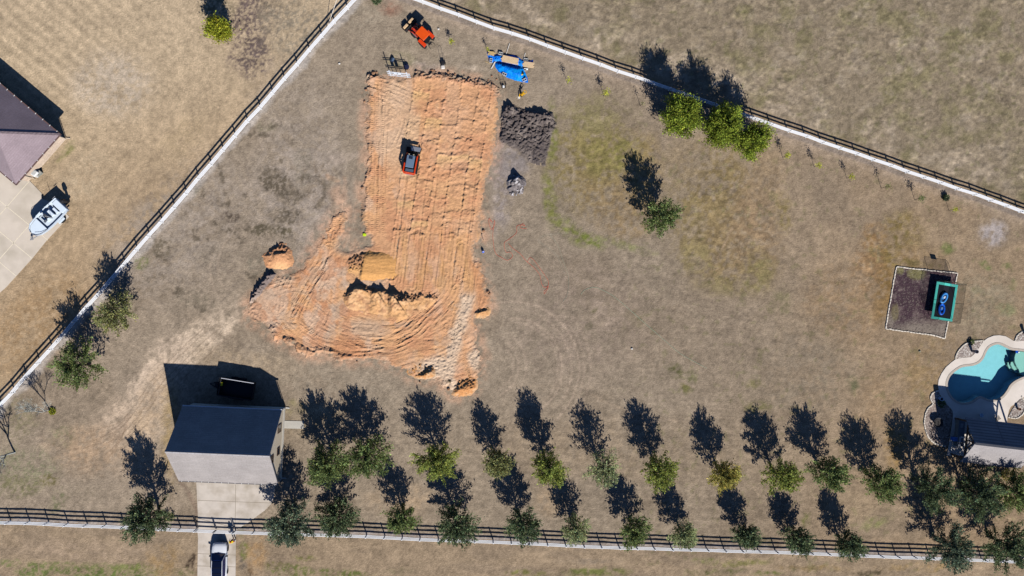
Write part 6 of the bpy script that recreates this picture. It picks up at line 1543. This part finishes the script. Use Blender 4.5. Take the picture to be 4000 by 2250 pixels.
for (x, y, a), lab in zip([(460, 312, 12), (228, 480, 92), (545, 798, 22), (1018, 932, -28), (1052, 450, 8)],
                          ['concrete block on the top edge of the upper tarp', 'concrete block at the left end of the upper tarp', 'concrete block on the lower rim of the lower tarp', 'concrete block on the right corner of the lower tarp', 'concrete block between the tarp and the short board pack']):
    px_, py_ = 1880 + x / 6.04, 160 + y / 6.04
    b = W(px_, py_)
    mb = MB()
    L_, B_, H_, w_ = .40, .22, .2, .035
    mb.box((0, B_ / 2 - w_ / 2, H_ / 2), (L_, w_, H_)).box((0, -B_ / 2 + w_ / 2, H_ / 2), (L_, w_, H_))
    for xx in (-L_ / 2 + w_ / 2, 0, L_ / 2 - w_ / 2): mb.box((xx, 0, H_ / 2), (w_, B_ - 2 * w_, H_))
    mb.v = [(p * 1.45, q * 1.6, r) for p, q, r in mb.v]
    o = obj('concrete_block', mb, BLOCKM, loc=(b.x, b.y, .16 if x != 1052 else .02)); o.rotation_euler = (0, 0, math.radians(-a))
    tag(o, lab, 'concrete block', 'concrete blocks weighing the tarps down')
PIPE = mat('white_pipe', (226, 218, 206), .5, .05)
for a, b, r, lab in (((578, 335), (668, 60), .05, 'long white pipe pointing up from the upper tarp'), ((990, 440), (1040, 285), .045, 'shorter white pipe at the right of the upper tarp'), ((235, 655), (322, 500), .085, 'thick white pipe at the left end of the tarps')):
    (xa, ya), (xb, yb) = tz([a])[0], tz([b])[0]
    p, q = W(xa, ya), W(xb, yb)
    c = (p + q) / 2
    o = obj('pipe', MB().tube([p - c + Vector((0, 0, r + .02)), q - c + Vector((0, 0, r + .02))], r, 8), PIPE, loc=c)
    tag(o, lab, 'pipe', 'white pipes by the tarps')
c = W(*tz([(92, 485)])[0]); q = W(*tz([(215, 540)])[0])
tag(obj('stake', MB().tube([(0, 0, .03), tuple(q - c + Vector((0, 0, .03)))], .03, 6), PINE2, loc=c), 'thin wooden stake beside the left end of the tarps', 'stake')
# tool bag, saw, cart, rammer
b = W(*tz([(858, 735)])[0])
o = thing('tool_bag', 'slumped grey tool bag lying on the lower blue tarp', 'bag', (b.x, b.y, .2), math.radians(-70))
obj('bag', MB().loft([[( -.5, -.12, 0), (-.5, .12, 0), (-.5, .1, .14), (-.5, -.1, .14)], [(-.2, -.22, 0), (-.2, .22, 0), (-.2, .2, .26), (-.2, -.18, .24)], [(.15, -.18, 0), (.15, .2, 0), (.15, .16, .2), (.15, -.15, .22)], [(.5, -.1, 0), (.5, .1, 0), (.5, .06, .12), (.5, -.06, .12)]]), mat('grey_canvas', (92, 98, 112), .9, .15, 8), o, True)
obj('strap', MB().tube([(-.3, 0, .24), (0, .06, .4), (.3, 0, .2)], .02, 5), BLACKM, o)
b = W(*tz([(950, 810)])[0])
o = thing('power_saw', 'yellow and black power saw on the lower blue tarp', 'saw', (b.x, b.y, .2), .4)
obj('motor', MB().box((0, 0, .12), (.34, .2, .2), bev=.05), mat('tool_yellow', (222, 190, 30), .5, .05), o)
obj('blade_guard', MB().lathe([(.18, -.03), (.2, 0), (.18, .03)], (.18, .14, .12), 12), BLACKM, o)
b = W(*tz([(1030, 690)])[0])
o = thing('paint_bucket', 'white bucket at the right rim of the lower tarp', 'bucket', (b.x, b.y, .02))
obj('bucket', MB().lathe([(.14, 0), (.17, .36), (.18, .37), (.16, .37), (.13, .05)], n=14), WHITE, o)
obj('lid', MB().box((.2, .1, .2), (.4, .26, .12), bev=.04), WHITE, o)
b = W(*tz([(520, 1015)])[0])
o = thing('hand_truck', 'black hand truck carrying a white box below the tarps', 'hand truck', b, math.radians(96))
obj('frame', MB().tube([(-.2, -.25, .1), (.0, -.25, 1.15), (.05, -.2, 1.25), (.05, .2, 1.25), (0, .25, 1.15), (-.2, .25, .1)], .022, 6).tube([(-.1, -.25, .6), (-.1, .25, .6)], .018, 5), BLACKM, o)
obj('toe_plate', MB().box((-.38, 0, .04), (.38, .55, .02)), BLACKM, o)
for y in (-.34, .34): wheel(o, (-.1, y, .15), .15, .08, BLACKM)
obj('box', MB().box((-.4, .02, .22), (.26, .26, .34), bev=.02), WHITE, o)
b = W(*tz([(955, 1290)])[0])
o = thing('plate_rammer', 'yellow rammer with its handle out, below the tarps', 'rammer', b, math.radians(35))
YEL = mat('machine_yellow', (222, 168, 24), .5, .06, 4)
obj('body', MB().box((0, 0, .55), (.26, .3, .5), taper=.8, bev=.05).lathe([(.1, .05), (.13, .12), (.12, .32)], n=10), YEL, o)
obj('shoe', MB().box((-.02, 0, .05), (.4, .3, .08), bev=.03), BLACKM, o)
obj('handle', MB().tube([(.1, -.18, .75), (.55, -.2, .95), (.62, -.1, .98), (.62, .1, .98), (.55, .2, .95), (.1, .18, .75)], .04, 6), YEL, o)
obj('fuel_tank', MB().box((.22, 0, .88), (.26, .3, .18), bev=.05), YEL, o)
b = W(*tz([(890, 1330)])[0])
o = thing('warning_post', 'short yellow post leaning on the rammer', 'post', b, 0)
obj('post', MB().tube([(0, 0, 0), (.1, .35, .5)], .07, 8), YEL, o)
obj('foot', MB().box((0, 0, .03), (.3, .3, .06), bev=.02), WHITE, o)
# white rail rack standing at the head of the pad
rb = W(1561, 300); ra = ang(W(1518, 295), W(1605, 305))
rk = thing('rail_rack', 'tall white rail rack standing at the top edge of the pad', 'rack', rb, ra)
WP = mat('white_rack_paint', (232, 238, 246), .5, .04)
for x in (-1.12, 1.12): obj('upright', MB().box((x, 0, 1.3), (.09, .09, 2.6)), WP, rk)
for z in (.25, .95, 1.12, 1.75, 1.95): obj('rail', MB().box((.02, .0, z), (3.0, .05, .07)), WP, rk)
for x in (-.72, -.18, .35): obj('strut', MB().box((x, .03, .42), (.06, .06, .84)), WP, rk)
for x in (-.45, .1): obj('panel', MB().box((x, .05, 1.45), (.4, .03, .72)), WP, rk)
o = thing('cable_reel', 'dark cable reel on the ground beside the rail rack', 'cable reel', W(1588, 262), .5)
obj('drum', MB().lathe([(.36, 0), (.36, .05), (.2, .07), (.2, .3), (.36, .32), (.36, .37), (.06, .38)], n=16), mat('navy_plastic', (34, 38, 66), .6, .15, 5), o)
obj('cable', MB().tube([(.25 * math.cos(a) , .25 * math.sin(a), .1 + .014 * a) for a in np.linspace(0, 14, 40)], .025, 5), BLACKM, o)
o = thing('generator', 'small slate blue generator lying under the rack shadow', 'generator', W(1534, 236), 1.2)
obj('casing', MB().box((0, 0, .25), (.6, .4, .42), bev=.08), mat('slate_blue', (92, 112, 136), .5, .1), o)
obj('handle', MB().tube([(-.25, 0, .46), (-.2, 0, .56), (.2, 0, .56), (.25, 0, .46)], .02, 6), BLACKM, o)
o = thing('push_tiller', 'push tiller with a long looped handle above the pad', 'tiller', W(1731, 252), math.radians(95))
obj('deck', MB().box((-.4, .05, .2), (.45, .5, .3), bev=.06), mat('offwhite_panel', (222, 214, 204), .5, .06), o)
obj('engine', MB().box((.1, 0, .35), (.5, .42, .42), bev=.06), BLACKM, o)
obj('handle', MB().tube([(.1, -.2, .45), (1.1, -.22, .95), (1.25, -.1, 1.0), (1.25, .1, 1.0), (1.1, .22, .95), (.1, .2, .45)], .022, 6), BLACKM, o)
for y in (-.3, .3): wheel(o, (.1, y, .2), .2, .1, STEEL)
# long pole leaning over the fence corner
p = W(1272, 128); q = W(1322, -20, 3.2)
tag(obj('pole', MB().tube([(0, 0, .05), (q.x - p.x, q.y - p.y, 3.2)], .035, 6), PIPE, loc=p), 'long thin pale pole leaning out over the left fence', 'pole')
# hoses, jug, spools
def lay(name, label, cat, pts, r, m, wob=0, seed=0):
    rn = random.Random(seed)
    P = smooth([(x + rn.uniform(-wob, wob), y + rn.uniform(-wob, wob)) for x, y in pts], 6, False)
    b = W(*pts[0])
    return tag(obj(name, MB().tube([W(x, y) - b + Vector((0, 0, r + .004)) for x, y in P], r, 5), m, loc=b), label, cat)
ORH = mat('orange_hose', (226, 120, 96), .6, .05)
lay('extension_cord', 'thin orange cord looping over the grass right of the pad', 'cord', [(1912, 850), (1922, 870), (1908, 856), (1918, 895), (1934, 878), (1930, 862), (1925, 905), (1926, 935), (1936, 985), (1958, 1008), (1985, 1016), (2000, 1002), (1994, 985), (1978, 985), (1970, 950), (1990, 935), (2018, 910), (2020, 886), (2036, 878), (2050, 884), (2040, 872), (2034, 890), (2056, 892)], .024, ORH, 2, 1)
lay('extension_cord', 'doubled orange cord trailing down to a loose knot', 'cord', [(1985, 950), (2003, 970), (2030, 990), (2055, 1020), (2085, 1045), (2108, 1075), (2115, 1105), (2125, 1120), (2140, 1118), (2136, 1135), (2128, 1150), (2126, 1138), (2138, 1124), (2142, 1100), (2128, 1075), (2110, 1050), (2086, 1015), (2070, 1008), (2058, 1024)], .024, ORH, 2, 2)
lay('garden_hose', 'long pale green garden hose running across the grass', 'hose', [(2270, 1150), (2285, 1132), (2320, 1124), (2356, 1132), (2400, 1160), (2460, 1212), (2520, 1265), (2600, 1335), (2650, 1375), (2700, 1405), (2760, 1440)], .02, mat('green_hose', (170, 186, 158), .6, .06), 2, 3)
lay('garden_hose', 'short pale green hose left curving on the grass', 'hose', [(2150, 920), (2180, 960), (2198, 1010), (2210, 1050), (2220, 1090), (2216, 1150), (2200, 1180)], .014, mat('green_hose_faded', (168, 176, 152), .6, .06), 2, 4)
o = thing('water_jug', 'blue water jug at the right edge of the clay pad', 'jug', W(1887, 983))
obj('jug', MB().lathe([(.16, 0), (.17, .05), (.17, .36), (.1, .44), (.06, .46)], n=14), mat('blue_jug', (20, 96, 224), .4, .05), o)
obj('cap', MB().lathe([(.07, .46), (.07, .54), (.02, .55)], n=10), WHITE, o)
tag(obj('survey_stake', MB().box((0, 0, .45), (.05, .05, .9)).add([(0, 0, .85), (.14, .02, .82), (.14, .02, .7), (0, 0, .72)], [(0, 1, 2, 3), (3, 2, 1, 0)]), PINE2, loc=W(1889, 940)), 'thin survey stake just above the blue water jug', 'stake')
tag(obj('safety_vest', MB().loft([[(-.24, -.16, 0), (-.24, .16, 0), (-.2, .14, .07), (-.2, -.12, .06)], [(.02, -.22, 0), (.02, .2, 0), (.02, .16, .12), (.02, -.16, .1)], [(.26, -.12, 0), (.26, .14, 0), (.22, .1, .06), (.22, -.1, .07)]]), mat('lime_cloth', (196, 222, 40), .9, .06), loc=W(1424, 917) + Vector((0, 0, .1))), 'lime yellow vest dropped at the left foot of the pad', 'vest')
for (x, y), lab in (((2468, 1362), 'small white stone lying alone in the open grass'), ((1713, 114), 'small pale stone to the right of the orange tractor'), ((1326, 249), 'white pebble on the bare grass left of the rail rack'), ((3592, 1372), 'grey stone on the grass left of the pool')):
    mb = MB().ell((0, 0, .08), (.16, .13, .1), 8, 5)
    tag(obj('stone', mb, mat('white_stone', (222, 216, 206), .9, .08) if y != 1372 else mat('grey_stone', (142, 142, 120), .9, .1), loc=W(x, y)), lab, 'stone')
# ================================================================== poolside things
def pot(label, x, y, r, h, m, plant=None, inner=(30, 28, 30)):
    o = thing('planter_pot', label, 'planter', W(x, y) + Vector((0, 0, .05)), 0, 'pots in the gravel beds')
    obj('pot', MB().lathe([(r * .6, 0), (r * .8, h * .4), (r, h * .92), (r * 1.04, h), (r * .8, h), (r * .76, h - .1)], n=18), m, o, False)
    obj('soil', MB().lathe([(r * .76, h - .08), (.02, h - .06)], n=14), mat('dark_soil', inner, .95), o)
pot('tall dark blue pot in the gravel bed above the pool', 3795, 1371, .24, 1.15, mat('navy_glaze', (48, 62, 92), .3, .1, spec=.6))
pot('white rimmed round pot in the tiny gravel bed', 3667, 1556, .26, .7, mat('white_glaze', (190, 206, 222), .3, .06, spec=.6))
pot('clay pot in the gravel bed right of the pool path', 3973, 1596, .2, .55, mat('clay_pot', (168, 128, 104), .8, .1))
pot('dark pot cut by the right edge above the pool', 3999, 1300, .24, .8, mat('dark_glaze', (40, 48, 66), .4, .1))
o = thing('fire_pit', 'round black fire pit on the shaded gravel bed', 'fire pit', W(3655, 1648) + Vector((0, 0, .05)))
obj('bowl', MB().lathe([(.25, .25), (.5, .45), (.62, .6), (.66, .62), (.6, .6), (.45, .45), (.1, .4)], n=20), BLACKM, o)
for k in range(4): obj('leg', MB().tube([(.3 * math.cos(k * 1.57), .3 * math.sin(k * 1.57), .4), (.42 * math.cos(k * 1.57), .42 * math.sin(k * 1.57), 0)], .03, 5), BLACKM, o)
obj('ash', MB().lathe([(.44, .47), (.02, .5)], n=14), mat('ash', (70, 66, 64), .95), o)
o = thing('patio_chair', 'slatted metal chair half under the pavilion roof', 'chair', W(3888, 1632) + Vector((0, 0, .07)), .6)
mb = MB()
for k in range(8): mb.box((-.3 + k * .086, 0, .45), (.035, .56, .03))
obj('seat', mb, BLACKM, o)
mb = MB()
for k in range(7): mb.tube([(-.28, -.26 + k * .087, .46), (-.4, -.26 + k * .087, .95)], .014, 5)
obj('backrest', mb, BLACKM, o)
for x in (-.28, .28):
    for y in (-.26, .26): obj('leg', MB().tube([(x, y, 0), (x, y, .45)], .018, 5), BLACKM, o)
o = thing('side_table', 'small pale round table on the shaded pool deck', 'table', W(3825, 1620) + Vector((0, 0, .07)))
obj('top', MB().lathe([(.25, .45), (.27, .47), (.25, .49), (.02, .49)], n=16), mat('pale_blue_top', (176, 200, 220), .5), o)
obj('leg', MB().tube([(0, 0, 0), (0, 0, .45)], .05, 8), STEEL, o)
o = thing('kitchen_counter', 'outdoor kitchen counter with a steel grill at the pavilion end', 'counter', W(3738, 1686) + Vector((0, 0, .07)), ang(W(3738, 1700), W(3745, 1600)))
obj('cabinet', MB().box((0, 0, .43), (3.6, .75, .86)), mat('stone_cabinet', (150, 138, 126), .85, .12, 3), o)
obj('worktop', MB().box((0, 0, .9), (3.7, .85, .06)), mat('grey_worktop', (120, 124, 132), .4, .1, 3), o)
obj('grill', MB().box((-.9, 0, 1.06), (.8, .6, .28), bev=.08), STEEL, o)
obj('sink', MB().box((1.0, 0, .935), (.6, .42, .02)), STEEL, o)
o = thing('cooler', 'lidded cooler box with painted-in blue shade beside the outdoor kitchen', 'cooler', W(3725, 1712) + Vector((0, 0, .07)), -.05)
obj('box', MB().box((0, 0, .4), (1.0, .5, .66), bev=.04), mat('cooler_blue_shade', (70, 120, 200), .4, .06), o)  # blue of the pavilion's shade put into the cooler's colour
obj('lid', MB().box((0, 0, .76), (1.04, .54, .08), bev=.03), mat('lid_blue_shade', (96, 146, 220), .4, .05), o)  # lid carries the same painted blue shade
o = thing('storage_box', 'storage box with painted-in blue shade below the cooler', 'storage box', W(3745, 1733) + Vector((0, 0, .07)), -.05)
obj('box', MB().box((0, 0, .3), (.9, .4, .55), bev=.03), mat('box_blue_shade', (130, 156, 200), .5, .06), o)  # pale blue is shade put into the box colour
obj('lid', MB().box((0, 0, .6), (.94, .44, .06), bev=.02), WHITE, o)
# ================================================================== the person beside the car
def skin_body(name, J, Ed, m, parent, sub=2):
    me = bpy.data.meshes.new(name)
    me.from_pydata([j[0] for j in J], Ed, [])
    o = bpy.data.objects.new(name, me); COL.objects.link(o); o.parent = parent
    o.modifiers.new('skin', 'SKIN'); s = o.modifiers.new('sub', 'SUBSURF'); s.levels = sub; s.render_levels = sub
    for i, (p_, r) in enumerate(J): me.skin_vertices[0].data[i].radius = (r, r) if not isinstance(r, tuple) else r
    me.skin_vertices[0].data[0].use_root = True
    me.materials.append(m)
    return o
pb = W(917, 2103)
pe = thing('person', 'person in an orange and yellow work shirt and grey jeans beside the car', 'person', (pb.x, pb.y, .05), math.radians(100))
SKIN = mat('skin', (196, 146, 118), .6, .05, 6)
# x forward, y left; one continuous figure, right arm bent with the hand at the hip, left arm raised to the face
J = [((0, 0, .94), (.15, .11)), ((.0, 0, 1.12), (.145, .11)), ((.01, 0, 1.32), (.17, .12)), ((.01, 0, 1.45), (.09, .08)), ((.03, 0, 1.54), .06), ((.05, 0, 1.64), (.085, .1)), ((.05, 0, 1.73), (.07, .085)),
     ((0, .2, 1.42), .065), ((-.02, .3, 1.18), .05), ((.14, .32, .98), .04), ((.2, .3, .93), .036),
     ((0, -.2, 1.42), .065), ((-.06, -.42, 1.24), .05), ((.1, -.28, 1.06), .04), ((.15, -.22, 1.03), .036),
     ((0, .1, .9), .1), ((.03, .12, .5), .07), ((-.02, .13, .12), .05), ((.1, .14, .06), .045), ((.17, .14, .05), .035),
     ((0, -.1, .9), .1), ((-.02, -.12, .5), .07), ((-.1, -.13, .12), .05), ((.02, -.14, .06), .045), ((.09, -.14, .05), .035)]
Ed = [(0, 1), (1, 2), (2, 3), (3, 4), (4, 5), (5, 6), (2, 7), (7, 8), (8, 9), (9, 10), (2, 11), (11, 12), (12, 13), (13, 14), (0, 15), (15, 16), (16, 17), (17, 18), (18, 19), (0, 20), (20, 21), (21, 22), (22, 23), (23, 24)]
body = skin_body('body', J, Ed, SKIN, pe)
HV = mat('orange_cloth', (232, 104, 36), .8, .06, 5); HY = mat('yellow_cloth', (236, 206, 40), .8, .05, 5)
JS = [((.0, 0, .93), (.17, .13)), ((.0, 0, 1.12), (.17, .135)), ((.01, 0, 1.32), (.195, .145)), ((.01, 0, 1.44), (.12, .1)), ((0, .21, 1.42), .085), ((-.02, .29, 1.24), .068), ((0, -.21, 1.42), .085), ((-.05, -.38, 1.28), .068)]
skin_body('shirt', JS, [(0, 1), (1, 2), (2, 3), (2, 4), (4, 5), (2, 6), (6, 7)], HV, pe)
obj('reflective_yoke', MB().loft([[(-.16, -.25, 1.40), (-.16, .25, 1.40), (.16, .25, 1.40), (.16, -.25, 1.40)], [(-.15, -.27, 1.49), (-.15, .27, 1.49), (.15, .27, 1.49), (.15, -.27, 1.49)], [(-.09, -.1, 1.535), (-.09, .1, 1.535), (.1, .1, 1.535), (.1, -.1, 1.535)]]), HY, pe)
JT = [((0, 0, .93), (.165, .125)), ((0, .1, .86), .118), ((.03, .12, .5), .088), ((-.02, .13, .12), .072), ((0, -.1, .86), .118), ((-.02, -.12, .5), .088), ((-.1, -.13, .12), .072)]
skin_body('jeans', JT, [(0, 1), (1, 2), (2, 3), (0, 4), (4, 5), (5, 6)], mat('grey_denim', (112, 124, 142), .9, .12, 8), pe)
obj('cap', MB().lathe([(.108, 1.68), (.105, 1.74), (.07, 1.8), (.02, 1.815)], (.045, 0, 0), 14).box((.17, 0, 1.695), (.14, .16, .02)), mat('red_cap', (206, 72, 40), .8, .06), pe)
obj('nose', MB().ell((.145, 0, 1.645), (.02, .016, .025), 8, 5), SKIN, body)
for y in (-.035, .035): obj('eye', MB().ell((.128, y, 1.665), (.012, .014, .01), 8, 5), mat('eye_dark', (30, 24, 22), .3), body)
obj('mouth', MB().ell((.132, 0, 1.6), (.01, .03, .007), 8, 5), mat('lips', (150, 88, 80), .6), body)
for y in (-.095, .095): obj('ear', MB().ell((.045, y, 1.65), (.022, .014, .035), 8, 5), SKIN, body)
def hand(c, fwd, side, sgn):
    c = Vector(c); f = Vector(fwd).normalized(); s_ = Vector(side).normalized()
    mb = MB()
    mb.tube([c - f * .02, c + f * .03, c + f * .075], [.03, .036, .03], 8)
    for k, L in enumerate((.07, .08, .075, .058)):
        o_ = c + f * .07 + s_ * (.027 - k * .018)
        up = Vector((0, 0, -.012))
        mb.tube([o_, o_ + f * L * .5, o_ + f * L * .8 + up * 1.2, o_ + f * L + up * 2.4], [.0095, .009, .008, .006], 6)
    o_ = c + f * .015 + s_ * .032 * sgn
    mb.tube([o_, o_ + s_ * .03 * sgn + f * .03, o_ + s_ * .036 * sgn + f * .06], [.011, .01, .007], 6)
    return mb
obj('hand', hand((.2, .3, .93), (.75, -.1, -.5), (0, 1, 0), -1), SKIN, body)
obj('hand', hand((.15, -.22, 1.03), (.7, .6, -.1), (.5, -.6, 0), -1), SKIN, body)
for (x, y), a in (((.06, .14), 0), ((-.02, -.14), 0)): obj('shoe', MB().box((x, y, .05), (.28, .1, .1), bev=.04), mat('brown_boot', (72, 54, 42), .7, .1), pe)
